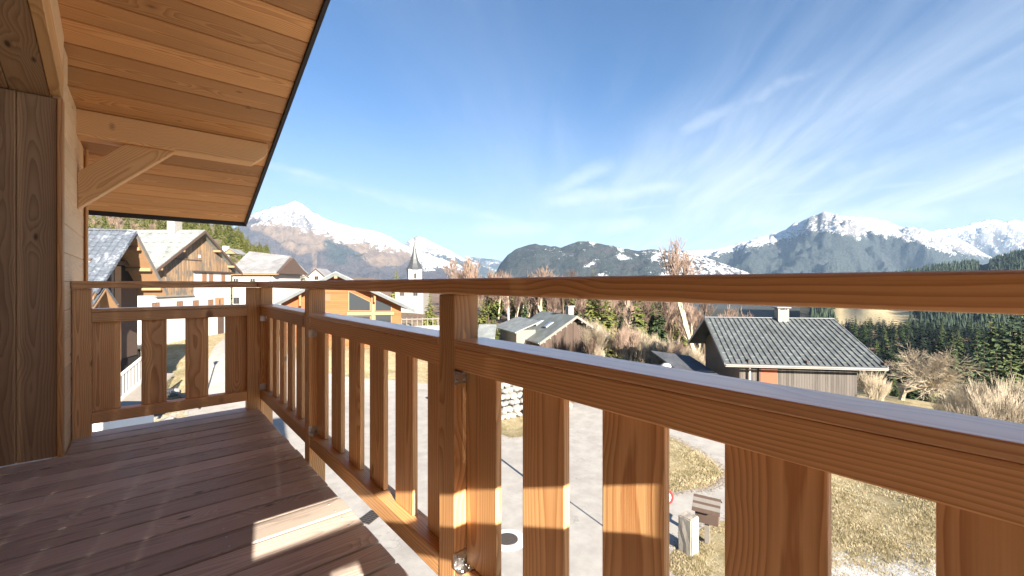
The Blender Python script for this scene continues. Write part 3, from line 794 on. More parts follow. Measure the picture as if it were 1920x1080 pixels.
def bare_mesh(seed, depth=6, spread=0.62, up=0.25, trunk=0.24, ratio=0.72, kids=(2, 3), r0=0.018, stems=1, twig=1.0):
    """unit height leafless tree; returns (limb mesh, twig mesh)"""
    r = random.Random(seed); V = {0: [], 1: []}; F = {0: [], 1: []}
    top = [0.0]
    def tube(a, b_, ra, rb, g, n=3):
        v, f = V[g], F[g]
        d = (b_ - a).normalized(); x = d.orthogonal().normalized(); y = d.cross(x)
        i = len(v)
        for P, rad in ((a, ra), (b_, rb)):
            for k in range(n):
                an = 6.283 * k / n; v.append(tuple(P + x * math.cos(an) * rad + y * math.sin(an) * rad))
        for k in range(n): f.append((i + k, i + (k + 1) % n, i + n + (k + 1) % n, i + n + k))
    def grow(p, d, L, rad, lev):
        segs = 3 if lev < 3 else 2
        pts = [p]; dd = d
        for s in range(segs):
            dd = (dd + Vector((r.uniform(-1, 1), r.uniform(-1, 1), r.uniform(-.6, .8))) * 0.13).normalized()
            pts.append(pts[-1] + dd * L / segs)
        g = 0 if lev < 3 else 1
        for s in range(segs):
            tube(pts[s], pts[s + 1], rad * (1 - 0.35 * s / segs), rad * (1 - 0.35 * (s + 1) / segs), g, 5 if lev < 2 else 3)
        top[0] = max(top[0], pts[-1].z)
        if lev >= depth: return
        kk = r.randint(*kids)
        for c in range(kk + (1 if lev >= 2 else 0)):
            q = pts[-1] if c == 0 else pts[0].lerp(pts[-1], r.uniform(0.35, 0.95))
            ax = Vector((r.uniform(-1, 1), r.uniform(-1, 1), r.uniform(-1, 1))).normalized()
            nd = (dd + ax * spread * (0.55 if c == 0 else 1.15) + Vector((0, 0, up))).normalized()
            grow(q, nd, L * ratio * r.uniform(0.75, 1.15), max(rad * (0.72 if c == 0 else 0.55), 0.0011 * twig), lev + 1)
    for s in range(stems):
        a = 6.283 * s / max(stems, 1)
        d0 = Vector((math.cos(a) * 0.5, math.sin(a) * 0.5, 1)).normalized() if stems > 1 else Vector((0.03, 0.02, 1))
        grow(Vector((math.cos(a) * .02 * (stems > 1), math.sin(a) * .02 * (stems > 1), -0.01)), d0, trunk, r0, 0 if stems == 1 else 1)
    k = 1 / max(top[0], 1e-3)
    out = []
    for g in (0, 1):
        me = pydata('limbs', [(x * k, y * k, z * k) for x, y, z in V[g]], F[g]); out.append(me)
    return out
def with_mat(me, mat):
    c = me.copy(); c.materials.clear(); c.materials.append(MAT[mat]); return c
CON = [conifer_mesh(11, 26, 4, 0.17), conifer_mesh(12, 22, 4, 0.21), conifer_mesh(13, 28, 4, 0.15, 0.5), conifer_mesh(14, 24, 4, 0.19, 0.5)]
CONM = {(i, mt): with_mat(c, mt) for i, (c, t_) in enumerate(CON) for mt in ('conifer_needles', 'conifer_sunny', 'conifer_slope_lit')}
CONT = [with_mat(t_, 'bark_brown') for c, t_ in CON]
BAR = [bare_mesh(21, 6, 0.55, 0.30, 0.26, 0.74), bare_mesh(22, 6, 0.50, 0.35, 0.28, 0.74), bare_mesh(23, 6, 0.62, 0.22, 0.24, 0.75), bare_mesh(24, 7, 0.72, 0.06, 0.20, 0.80, (2, 3), 0.026), bare_mesh(25, 6, 0.45, 0.32, 0.30, 0.78, (2, 3), 0.012, 8)]
BARL = {(i, mt): with_mat(b_[0], mt) for i, b_ in enumerate(BAR) for mt in ('bark_brown', 'twigs_pale', 'twigs_pink')}
BART = {(i, mt): with_mat(b_[1], mt) for i, b_ in enumerate(BAR) for mt in ('twigs_pink', 'twigs_pale')}
def sc3(o, h, w=1.0): o.scale = (h * w, h * w, h)
def conifer(p, h, kind, label, group, mt='conifer_needles', w=1.0, name='conifer_tree'):
    e = thing(name, p, label, 'tree', group, rng.uniform(0, 6.28))
    a = obj('crown', CONM[(kind, mt)], None, e); sc3(a, h, w)
    b_ = obj('trunk', CONT[kind], None, e); sc3(b_, h, 1.0)
    return e
def bare(p, h, kind, label, group, lm='bark_brown', tm='twigs_pink', w=1.0, name='bare_tree', cat='tree'):
    e = thing(name, p, label, cat, group, rng.uniform(0, 6.28))
    a = obj('trunk', BARL[(kind, lm)], None, e); sc3(a, h, w)
    b_ = obj('crown', BART[(kind, tm)], None, e); sc3(b_, h, w)
    return e
def gtr(t, r):
    p = FWD * t + RGT * r; return Vector((p.x, p.y, ground_tr(t, r) - 0.1))
def place(px, ytop, t, fn, *a, **k):
    """tree whose top is seen at (px, ytop) at depth t, standing on the ground"""
    b_ = gtr(t, t * (px - 960) / FPX); top = at(px, ytop, t).z
    return fn(b_, max(top - b_.z, 2.0), *a, **k)

# ---- singled-out trees
place(743, 498, 120, conifer, 0, 'tall golden conifer rising above the handrail left of the church tower', None, 'conifer_sunny')
place(565, 503, 95, conifer, 3, 'broad dark conifer beside the orange chalet roof', None, 'conifer_needles', w=1.3)
place(806, 548, 62, conifer, 1, 'yellow green conifer just right of the orange chalet below the handrail', None, 'conifer_sunny', w=1.1)
place(985, 552, 66, conifer, 2, 'small dark green conifer left of the brown barn with skylights', None, 'conifer_needles', w=1.2)
place(1136, 538, 64, conifer, 0, 'bushy yellow green conifer just right of the brown barn', None, 'conifer_sunny', w=1.35)
place(1196, 540, 66, conifer, 1, 'tall yellow green conifer midway between the two barns', None, 'conifer_sunny', w=1.1)
place(1166, 566, 70, conifer, 2, 'slim shaded conifer between the two yellow green conifers', None, 'conifer_needles', w=1.0)
place(905, 560, 64, conifer, 3, 'yellow green conifer right beside the middle railing post', None, 'conifer_sunny', w=1.4)
place(1236, 562, 72, conifer, 3, 'dark green conifer left of the bare birch', None, 'conifer_needles', w=1.2)
place(925, 585, 56, conifer, 2, 'low bushy conifer against the left side of the brown barn', None, 'conifer_sunny', w=1.7)
place(1310, 440, 62, bare, 1, 'tall slender leafless birch rising above the handrail by the grey roofed barn', None, 'twigs_pale', 'twigs_pink', w=0.95)
place(1690, 636, 42, bare, 3, 'sunlit spreading leafless tree right of the grey roofed barn', None, 'twigs_pale', 'twigs_pale', w=1.45)
place(1640, 690, 37, bare, 4, 'low leafless bush at the right end of the grey roofed barn', None, 'twigs_pale', 'twigs_pale', w=0.9, name='bare_bush', cat='bush')
SHR = []
for i, (px, y, t, w) in enumerate([(1800, 716, 27, 1.0), (1835, 702, 29, 1.0), (1872, 706, 26, 1.0), (1905, 698, 28, 1.0), (1945, 700, 27, 1.0), (1850, 740, 24, 1.1), (1900, 735, 24, 1.1)]):
    SHR.append(place(px, y, t, bare, 4, 'pale leafless shrub in the thicket at the lower right behind the railing', 'pale leafless shrubs at the lower right', 'twigs_pale', 'twigs_pale', w=w * 0.75, name='bare_shrub', cat='shrub'))
# big conifers on the right slope
g = 'big conifers on the right slope'; BIGC = []
L1 = 'tall dark green conifer on the shaded slope at the right edge'
for px, y, t, k, w in [(1832, 628, 92, 0, 1.0), (1858, 588, 96, 1, 1.05), (1878, 600, 84, 3, 1.1), (1900, 575, 100, 0, 1.0), (1925, 560, 92, 2, 1.2), (1845, 640, 78, 3, 1.0), (1895, 640, 76, 1, 1.0), (1915, 618, 84, 0, 1.0), (1808, 668, 74, 2, 1.2), (1790, 690, 66, 1, 1.0), (1868, 660, 70, 2, 1.1), (1950, 590, 80, 1, 1.0), (1980, 600, 84, 3, 1.0), (1935, 660, 66, 0, 1.1), (1783, 742, 50, 2, 1.1), (1800, 752, 48, 0, 1.1)]:
    BIGC.append(place(px, y - 8, t, conifer, k, L1, g, 'conifer_slope_lit', w=w * 1.15))
ORD = ['first', 'second', 'third', 'fourth', 'fifth', 'sixth', 'seventh', 'eighth', 'ninth', 'tenth', 'eleventh', 'twelfth', 'thirteenth', 'fourteenth', 'fifteenth', 'sixteenth']
def number(objs, text):
    ps = sorted(objs, key=lambda o: (o.location.x * RGT.x + o.location.y * RGT.y) / (o.location.x * FWD.x + o.location.y * FWD.y))
    for k, o in enumerate(ps): o['label'] = '%s from the left of %s' % (ORD[k], text)
number(BIGC, 'the tall dark conifers on the right slope')
number(SHR, 'the pale leafless shrubs at the lower right')
# mid forest behind the barns: leafless trees and conifers mixed
def free(px, y): return True
rt = random.Random(5)
n_ = 0
for i in range(115):
    px = rt.uniform(850, 1345); t = rt.uniform(84, 160)
    h = rt.uniform(9, 15)
    if 745 < px < 850: continue
    p = gtr(t, t * (px - 960) / FPX)
    bare(p, h, rt.randrange(3), 'leafless pinkish brown tree in the wood behind the barns', 'leafless trees in the wood behind the barns', 'bark_brown' if rt.random() < .6 else 'twigs_pale', 'twigs_pink', w=rt.uniform(0.75, 1.1))
for i in range(28):
    px = rt.uniform(860, 1400); t = rt.uniform(90, 190)
    p = gtr(t, t * (px - 960) / FPX)
    conifer(p, rt.uniform(9, 16), rt.randrange(4), 'green conifer standing among the leafless trees behind the barns', 'conifers in the wood behind the barns', 'conifer_sunny' if rt.random() < .6 else 'conifer_needles', w=rt.uniform(1.0, 1.3))
# brush at the foot of the wood
for i in range(60):
    px = rt.uniform(1090, 1330); t = rt.uniform(44, 68)
    p = gtr(t, t * (px - 960) / FPX)
    bare(p, rt.uniform(2.5, 5.5), 4, 'leafless thicket bush at the edge of the wood between the barns', 'thicket between the barns', 'twigs_pale', 'twigs_pale' if rt.random() < .6 else 'twigs_pink', w=rt.uniform(0.6, .9), name='bare_bush', cat='bush')
# right: conifers and leafless trees running down the valley side
for i in range(95):
    px = rt.uniform(1590, 1960); t = rt.uniform(130, 330)
    p = gtr(t, t * (px - 960) / FPX)
    u = (px - 960) / FPX
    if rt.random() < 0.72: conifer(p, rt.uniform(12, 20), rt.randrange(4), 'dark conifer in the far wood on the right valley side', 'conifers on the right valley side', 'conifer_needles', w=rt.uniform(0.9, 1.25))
    else: bare(p, rt.uniform(8, 13), rt.randrange(3), 'leafless grey brown tree in the far wood on the right valley side', 'leafless trees on the right valley side', 'bark_brown', 'twigs_pink', w=0.9)
for i in range(26):
    px = rt.uniform(1640, 1790); t = rt.uniform(85, 130)
    p = gtr(t, t * (px - 960) / FPX)
    conifer(p, rt.uniform(7, 13), rt.randrange(4), 'mid green conifer behind the sunlit leafless tree on the right', 'conifers behind the sunlit leafless tree', 'conifer_needles' if rt.random() < .6 else 'conifer_sunny', w=rt.uniform(1.0, 1.3))
# left hillside behind the farmhouse
def hill_h(px):
    return interp([(60, 372), (165, 395), (300, 402), (400, 412), (430, 417), (460, 440), (500, 470), (530, 498), (560, 518), (600, 531), (640, 536)], px)
def build_hill():
    v, f, mk = [], [], []; nw = 24; cols = 100
    for i in range(cols):
        px = -60 + i * 7.0; D = 330.0
        zr = (531 - hill_h(px) - 9) / FPX * D
        for j in range(nw):
            w = j / (nw - 4); d = 95 + (D - 95) * w; u = (px - 960) / FPX
            z0 = ground_tr(d, d * u) - H0 - 1.2 if w < 1 else 0
            z = zr * w ** 1.1 - (7.5) * (1 - w) if w <= 1 else zr - (w - 1) * 60
            z += mn.noise(Vector((px * .03, w * 5, 2))) * 1.5 * (w > 0) * (w < 1)
            P = FWD * d + RGT * (d * u)
            v.append((P.x, P.y, H0 + z)); mk.append((0.05, 0.85))
    for i in range(cols - 1):
        for j in range(nw - 1):
            a = i * nw + j; f.append((a, a + 1, a + nw + 1, a + nw))
    me = bpy.data.meshes.new('hillside'); me.from_pydata(v, [], f); me.update()
    ca = me.color_attributes.new('mask', 'FLOAT_COLOR', 'POINT'); ca.data.foreach_set('color', [q for a, b_ in mk for q in (a, b_, 0.55, 1)])
    bm = bmesh.new(); bm.from_mesh(me)
    for fc in bm.faces:
        if fc.normal.z < 0: fc.normal_flip()
    bm.to_mesh(me); bm.free()
    for p in me.polygons: p.use_smooth = True
    o = obj('hillside', me, 'dry_grass'); tag(o, 'wooded hillside rising behind the farmhouse', None, None, 'structure')
build_hill()
def hill_point(px, w):
    D = 330.0; zr = (531 - hill_h(px) - 9) / FPX * D; d = 95 + (D - 95) * w; u = (px - 960) / FPX
    P = FWD * d + RGT * (d * u); return Vector((P.x, P.y, H0 + zr * w ** 1.1 - 7.5 * (1 - w) - 0.8))
for i in range(190):
    px = rt.uniform(150, 590); w = rt.uniform(0.12, 1.0) ** 0.8
    if px < 330:
        if rt.random() < 0.5:
            bare(hill_point(px, w), rt.uniform(7, 12), rt.randrange(3), 'leafless brown tree on the hillside behind the farmhouse', 'leafless trees on the left hillside', 'bark_brown', 'twigs_pink'); continue
        if rt.random() < 0.55: continue
    h = rt.uniform(7, 12) * (0.7 + 0.3 * w) 
    conifer(hill_point(px, w), h, rt.randrange(4), 'sunny yellow green conifer on the hillside behind the farmhouse', 'conifers on the left hillside', 'conifer_sunny', w=rt.uniform(1.1, 1.5))

# far forest ridges at the right (too far to tell single trees): joined cones
def far_forest():
    r = random.Random(8); v, f = [], []
    def cone(p, h, rad):
        k = 6; i = len(v); a0 = r.uniform(0, 6)
        for lev, (z0, z1, q) in enumerate(((0.08, 0.6, 1.0), (0.38, 1.0, 0.68))):
            i = len(v)
            for s in range(k):
                a = a0 + 6.283 * s / k; rr = rad * q * r.uniform(0.7, 1.25); v.append((p.x + math.cos(a) * rr, p.y + math.sin(a) * rr, p.z + h * (z0 + r.uniform(-.03, .03))))
            v.append((p.x, p.y, p.z + h * z1))
            for s in range(k): f.append((i + s, i + (s + 1) % k, i + k))
    ridge = [(1560, 524), (1610, 518), (1672, 508), (1728, 500), (1768, 491), (1800, 488), (1827, 485), (1847, 491), (1859, 481), (1887, 473), (1920, 463), (1960, 450), (2040, 440)]
    # the wooded shoulder
    vv, ff = [], []; cols = 60; nw = 26
    for i in range(cols):
        px = 1500 + i * 9.5
        for j in range(nw):
            w = j / (nw - 3); D = 1300.0; d = 480 + (D - 480) * w; u = (px - 960) / FPX
            py = interp(ridge, px) + 7
            z = -58 * (1 - w) ** 1.1 + (531 - py) / FPX * D * w if w <= 1 else (531 - py) / FPX * D - (w - 1) * 300
            z += mn.noise(Vector((px * .02, w * 4, 2))) * 10 * (0 < w < 1)
            P = FWD * d + RGT * (d * u); vv.append((P.x, P.y, H0 + z))
    for i in range(cols - 1):
        for j in range(nw - 1):
            a = i * nw + j; ff.append((a, a + 1, a + nw + 1, a + nw))
    me = bpy.data.meshes.new('wooded_shoulder'); me.from_pydata(vv, [], ff); me.update()
    ca = me.color_attributes.new('mask', 'FLOAT_COLOR', 'POINT'); 
    mm = []
    for i in range(cols):
        px = 1500 + i * 9.5
        for j in range(nw):
            w = j / (nw - 3); field = sm(px, 1560, 1575) * (1 - sm(px, 1700, 1720)) * (1 - sm(w, 0.30, 0.38)); mm += [0.1, 1 - field, 1, 1]
    ca.data.foreach_set('color', mm)
    bm = bmesh.new(); bm.from_mesh(me)
    for fc in bm.faces:
        if fc.normal.z < 0: fc.normal_flip()
    bm.to_mesh(me); bm.free()
    for p in me.polygons: p.use_smooth = True
    tag(obj('wooded_shoulder', me, 'dry_grass'), 'wooded shoulder of land on the right below the far mountains', None, None, 'structure')
    for _ in range(9000):
        px = r.uniform(1520, 2000); w = r.uniform(0.0, 1.0); D = 1300.0; d = 480 + (D - 480) * w; u = (px - 960) / FPX
        if 1565 < px < 1705 and w < 0.32: continue
        if 1836 < px < 1852 and w > .6: continue
        py = interp(ridge, px) + 7; z = -58 * (1 - w) ** 1.1 + (531 - py) / FPX * D * w
        P = FWD * d + RGT * (d * u); P.z = H0 + z - 1
        h = r.uniform(6, 20) * r.uniform(.7, 1); cone(P, h, h * r.uniform(0.14, 0.22))
    o = obj('far_forest', pydata('far_forest', v, f), 'conifer_far_shade'); tag(o, 'dark conifer forest covering the far shoulder on the right', 'forest', None, 'stuff')
far_forest()

# masses of trees too many and too alike to tell apart: joined, one object each
def join(name, label, cat, mesh, spots, mat):
    import numpy as np
    nv = len(mesh.vertices); co = np.empty(nv * 3); mesh.vertices.foreach_get('co', co); co = co.reshape(-1, 3)
    npoly = len(mesh.polygons); nl = len(mesh.loops)
    li = np.empty(nl, dtype=np.int64); mesh.loops.foreach_get('vertex_index', li); ls = np.empty(npoly, dtype=np.int64); mesh.polygons.foreach_get('loop_start', ls)
    V, LI, LS = [], [], []
    for k, (p, h, w) in enumerate(spots):
        a = rt.uniform(0, 6.28); c, s_ = math.cos(a), math.sin(a)
        x = (co[:, 0] * c - co[:, 1] * s_) * h * w + p.x; y = (co[:, 0] * s_ + co[:, 1] * c) * h * w + p.y; z = co[:, 2] * h + p.z
        V.append(np.stack([x, y, z], 1)); LI.append(li + k * nv); LS.append(ls + k * nl)
    V = np.concatenate(V); LI = np.concatenate(LI); LS = np.concatenate(LS)
    me = bpy.data.meshes.new(name); me.vertices.add(len(V)); me.vertices.foreach_set('co', V.ravel().astype(np.float32))
    me.loops.add(len(LI)); me.loops.foreach_set('vertex_index', LI.astype(np.int32)); me.polygons.add(len(LS)); me.polygons.foreach_set('loop_start', LS.astype(np.int32)); me.update(calc_edges=True)
    o = obj(name, me, mat); tag(o, label, cat, None, 'stuff'); return o
lowc = conifer_mesh(31, 13, 2, 0.20, 0.5)[0]
sp = []
for _ in range(560):
    px = rt.uniform(1560, 2010); t = rt.uniform(150, 470)
    sp.append((gtr(t, t * (px - 960) / FPX), rt.uniform(9, 19), rt.uniform(.9, 1.25)))
join('valley_forest', 'dense dark conifer wood filling the right valley side', 'forest', lowc, sp, 'conifer_valley_shade')
lowb = bare_mesh(41, 5, 0.55, 0.30, 0.26, 0.74, (2, 3), 0.016, 1, 2.2)
lowb_all = lowb[1]
sp = []
for _ in range(330):
    px = rt.uniform(835, 1420); t = rt.uniform(90, 220)
    sp.append((gtr(t, t * (px - 960) / FPX), rt.uniform(8, 15), rt.uniform(.8, 1.2)))
join('leafless_wood', 'pinkish brown mass of leafless trees behind the barns', 'wood', lowb_all, sp, 'twigs_pink')
sp = []
for _ in range(420):
    px = rt.uniform(150, 575); w = rt.uniform(0.05, 1.0)
    sp.append((hill_point(px, w), rt.uniform(5, 10), rt.uniform(1.0, 1.4)))
join('hillside_wood', 'yellow green conifer wood covering the hillside behind the farmhouse', 'forest', lowc, sp[:], 'conifer_sunny')
# ================================================================== BUILDINGS
def solid(name, pts, ext, mat, parent):
    """prism: 3-D polygon (world) pushed along ext"""
    o_ = parent.location; ext = Vector(ext); k = len(pts)
    v = [tuple(Vector(p) - o_) for p in pts] + [tuple(Vector(p) + ext - o_) for p in pts]
    f = [tuple(range(k)), tuple(reversed(range(k, 2 * k)))] + [(i, k + i, k + (i + 1) % k, (i + 1) % k) for i in range(k)]
    bm = bmesh.new(); vs = [bm.verts.new(q) for q in v]
    for q in f: bm.faces.new([vs[i] for i in q])
    bmesh.ops.recalc_face_normals(bm, faces=bm.faces)
    return obj(name, to_mesh(bm, name), mat, parent)
def blk(name, p0, ex, ey, ez, mat, parent, sub=None):
    """parallelepiped from a corner and three edges (world)"""
    p0, ex, ey, ez = map(Vector, (p0, ex, ey, ez))
    o = solid(name, [p0, p0 + ex, p0 + ex + ey, p0 + ey], ez, mat, parent)
    if sub: o.parent = sub; o.location = Vector((0, 0, 0))
    return o
def plank_mat(name, d2, width, cols, streak=0.5, groove=0.06, rough=0.8, horizontal=False, grey=None):
    m, n, b = new_mat(name)
    pos = n.add('ShaderNodeNewGeometry').outputs['Position']
    x, y, z = n.sep(pos)
    a = z if horizontal else n.math('ADD', n.math('MULTIPLY', x, d2[0]), n.math('MULTIPLY', y, d2[1]))
    l = n.math('ADD', n.math('MULTIPLY', x, d2[0]), n.math('MULTIPLY', y, d2[1])) if horizontal else z
    q = n.math('DIVIDE', a, width); cell = n.math('FLOOR', q); fr = n.math('FRACT', q)
    wn = n.add('ShaderNodeTexWhiteNoise', noise_dimensions='1D'); n.l.new(cell, wn.inputs['W'])
    st = n.noise(n.comb(n.math('MULTIPLY', a, 9.0), n.math('MULTIPLY', l, 0.7), wn.outputs[0]), 1.0, 5, 0.65)
    f = n.math('ADD', n.math('MULTIPLY', st, streak * 1.6), n.math('MULTIPLY', n.math('SUBTRACT', wn.outputs[0], 0.5), 0.5))
    col = n.mix(n.mrange(f, 0.15, 0.75), cols[0], cols[1])
    if grey:
        gz = n.noise(n.comb(n.math('MULTIPLY', a, 0.5), n.math('MULTIPLY', l, 0.5), 0), 1.0, 4, 0.6)
        col = n.mix(n.mrange(n.math('ADD', gz, n.math('MULTIPLY', n.math('SUBTRACT', st, 0.5), 1.1)), 0.42, 0.66), col, grey)
    gr = n.math('MAXIMUM', n.mrange(fr, 0.0, groove, 1, 0), n.mrange(fr, 1 - groove, 1.0, 0, 1))
    col = n.mix(n.math('MULTIPLY', gr, 0.7), col, tuple(c * 0.3 for c in cols[1]))
    fin(n, b, col, rough, n.bump(n.math('SUBTRACT', st, gr), 0.5, 0.02), 0.2); MAT[name] = m
def roof_mat(name, col, frost=0.25, rough=0.6):
    m, n, b = new_mat(name)
    pos = n.add('ShaderNodeNewGeometry').outputs['Position']
    f = n.math('ADD', n.math('MULTIPLY', n.noise(pos, 0.7, 5, 0.65), 0.6), n.math('MULTIPLY', n.noise(pos, 6.0, 4, 0.65), 0.4))
    c = n.mix(n.mrange(f, 0.35, 0.65), tuple(q * 0.75 for q in col), tuple(min(1, q * 1.25) for q in col))
    c = n.mix(n.mrange(f, 0.62 - frost * 0.35, 0.72, 0, min(1, frost * 2)), c, (0.45, 0.465, 0.485))
    fin(n, b, c, rough, None, 0.3); MAT[name] = m
gd2 = (FWD.x, FWD.y); rd2 = (RGT.x, RGT.y)
plank_mat('weathered_boards', gd2, 0.22, ((0.30, 0.205, 0.125), (0.19, 0.115, 0.065)), 0.5, 0.07, grey=(0.115, 0.105, 0.095))
plank_mat('orange_boards', rd2, 0.20, ((0.25, 0.098, 0.040), (0.165, 0.058, 0.022)), 0.4, 0.05, horizontal=True)
plank_mat('brown_boards', rd2, 0.20, ((0.078, 0.056, 0.045), (0.045, 0.031, 0.026)), 0.5, 0.05)
simple('render_white', (0.46, 0.445, 0.42), 0.85, 0, 1.2, 0.08)
simple('render_cream', (0.40, 0.37, 0.335), 0.85, 0, 0.9, 0.10)
simple('stone_pale', (0.235, 0.225, 0.21), 0.9, 0, 3.0, 0.28, 0.2, 0.04)
simple('stone_grey', (0.22, 0.215, 0.21), 0.9, 0, 2.2, 0.35, 0.2, 0.05)
simple('shutter_brown', (0.20, 0.11, 0.065), 0.7)
simple('weathered_brown', (0.075, 0.048, 0.036), 0.8, 0, 9, 0.3)
simple('timber_warm', (0.28, 0.165, 0.088), 0.7, 0, 4, 0.2)
simple('timber_orange', (0.30, 0.115, 0.04), 0.65, 0, 3, 0.2)
simple('timber_dark', (0.075, 0.05, 0.04), 0.75, 0, 3, 0.3)
simple('timber_grey', (0.17, 0.155, 0.14), 0.8, 0, 3, 0.25)
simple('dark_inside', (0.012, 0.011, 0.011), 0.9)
simple('slate_spire', (0.045, 0.05, 0.055), 0.5, 0, 3, 0.3)
simple('zinc', (0.22, 0.235, 0.25), 0.45, 0.4, 2, 0.12)
simple('brick_red', (0.36, 0.16, 0.12), 0.8, 0, 5, 0.2)
simple('sign_red', (0.62, 0.03, 0.03), 0.4)
simple('sign_white', (0.8, 0.8, 0.8), 0.4)
simple('iron', (0.10, 0.085, 0.075), 0.6, 0.5, 20, 0.3)
simple('red_door', (0.24, 0.075, 0.035), 0.6)
def m_glass():
    m, n, b = new_mat('window_glass'); fin(n, b, (0.025, 0.03, 0.035), 0.06, None, 0.8); MAT['window_glass'] = m
m_glass()
roof_mat('roof_farm', (0.20, 0.215, 0.21), 0.25); roof_mat('roof_grey', (0.19, 0.19, 0.195), 0.15); roof_mat('roof_zinc', (0.17, 0.19, 0.20), 0.12)
roof_mat('roof_brownbarn', (0.155, 0.17, 0.16), 0.10); roof_mat('roof_ribbed', (0.085, 0.095, 0.10), 0.05, 0.5); roof_mat('tile_slate', (0.085, 0.10, 0.125), 0.28, 0.5); roof_mat('roof_dark', (0.07, 0.075, 0.085), 0.05)
UP = Vector((0, 0, 1))
def window(parent, c, ax, nrm, w, h, frame_mat='shutter_brown', pane='window_glass', mull=True, shutters=False):
    """c centre on the wall face (world); ax along the wall; nrm outwards"""
    ax = Vector(ax).normalized(); nrm = Vector(nrm).normalized(); t = 0.07
    f = blk('window', c - ax * w / 2 - UP * h / 2 - nrm * 0.02, ax * w, UP * h, nrm * 0.05, frame_mat, parent)
    k = 2 if mull else 1
    pw = (w - t * (k + 1)) / k
    for i in range(k):
        blk('pane', c - ax * (w / 2 - t - i * (pw + t)) - UP * (h / 2 - t) + nrm * 0.032, ax * pw, UP * (h - 2 * t), nrm * 0.006, pane, parent, f)
    if shutters:
        for s in (-1, 1):
            blk('shutter', c + ax * (s * (w / 2 + w * 0.26) - w * 0.24) - UP * h / 2 + nrm * 0.01, ax * w * 0.48, UP * h, nrm * 0.05, 'shutter_brown', parent)
    return f
def gable_house(name, label, apex, gdir, rdir, half, length, drop, base, roof_mt, thick=0.22, over_g=0.8, over_e=0.7, wall=None, verge_mt='timber_dark', roof_lbl=None, fasc=True):
    """apex: front end of the ridge (roof top, world). gdir: unit vector along the gable; rdir: unit vector from the gable end along the ridge.
    half: half width of the ROOF, drop: height lost from ridge to eave."""
    gdir, rdir = Vector(gdir).normalized(), Vector(rdir).normalized()
    c0 = apex + rdir * length / 2
    h = thing(name, (c0.x, c0.y, base), label, 'building')
    sl = drop / half
    for s in (-1, 1):
        e = apex + gdir * (s * half) - UP * drop
        solid('roof_slope', [apex, e, e + rdir * length, apex + rdir * length], -UP * thick, roof_mt, h)
    # walls: one gabled body under the roof
    g2 = half - over_e
    a = apex + rdir * over_g - UP * (thick + 0.01)
    L = length - 2 * over_g
    pts = [a, a + gdir * g2 - UP * (sl * g2), None, None, a - gdir * g2 - UP * (sl * g2)]
    pts[2] = Vector((pts[1].x, pts[1].y, base - 1.0)); pts[3] = Vector((pts[4].x, pts[4].y, base - 1.0))
    if wall: solid('wall', pts, rdir * L, wall, h)
    if fasc:
        for s in (-1, 1):
            e = apex + gdir * (s * half) - UP * drop
            solid('verge_board', [apex - UP * (thick * .3), e - UP * (thick * .3), e - UP * (thick + 0.16), apex - UP * (thick + 0.16)], -rdir * 0.05, verge_mt, h)
    return h, dict(a=a, g=gdir, r=rdir, g2=g2, L=L, sl=sl, n=-rdir)
F, Rg = FWD, RGT

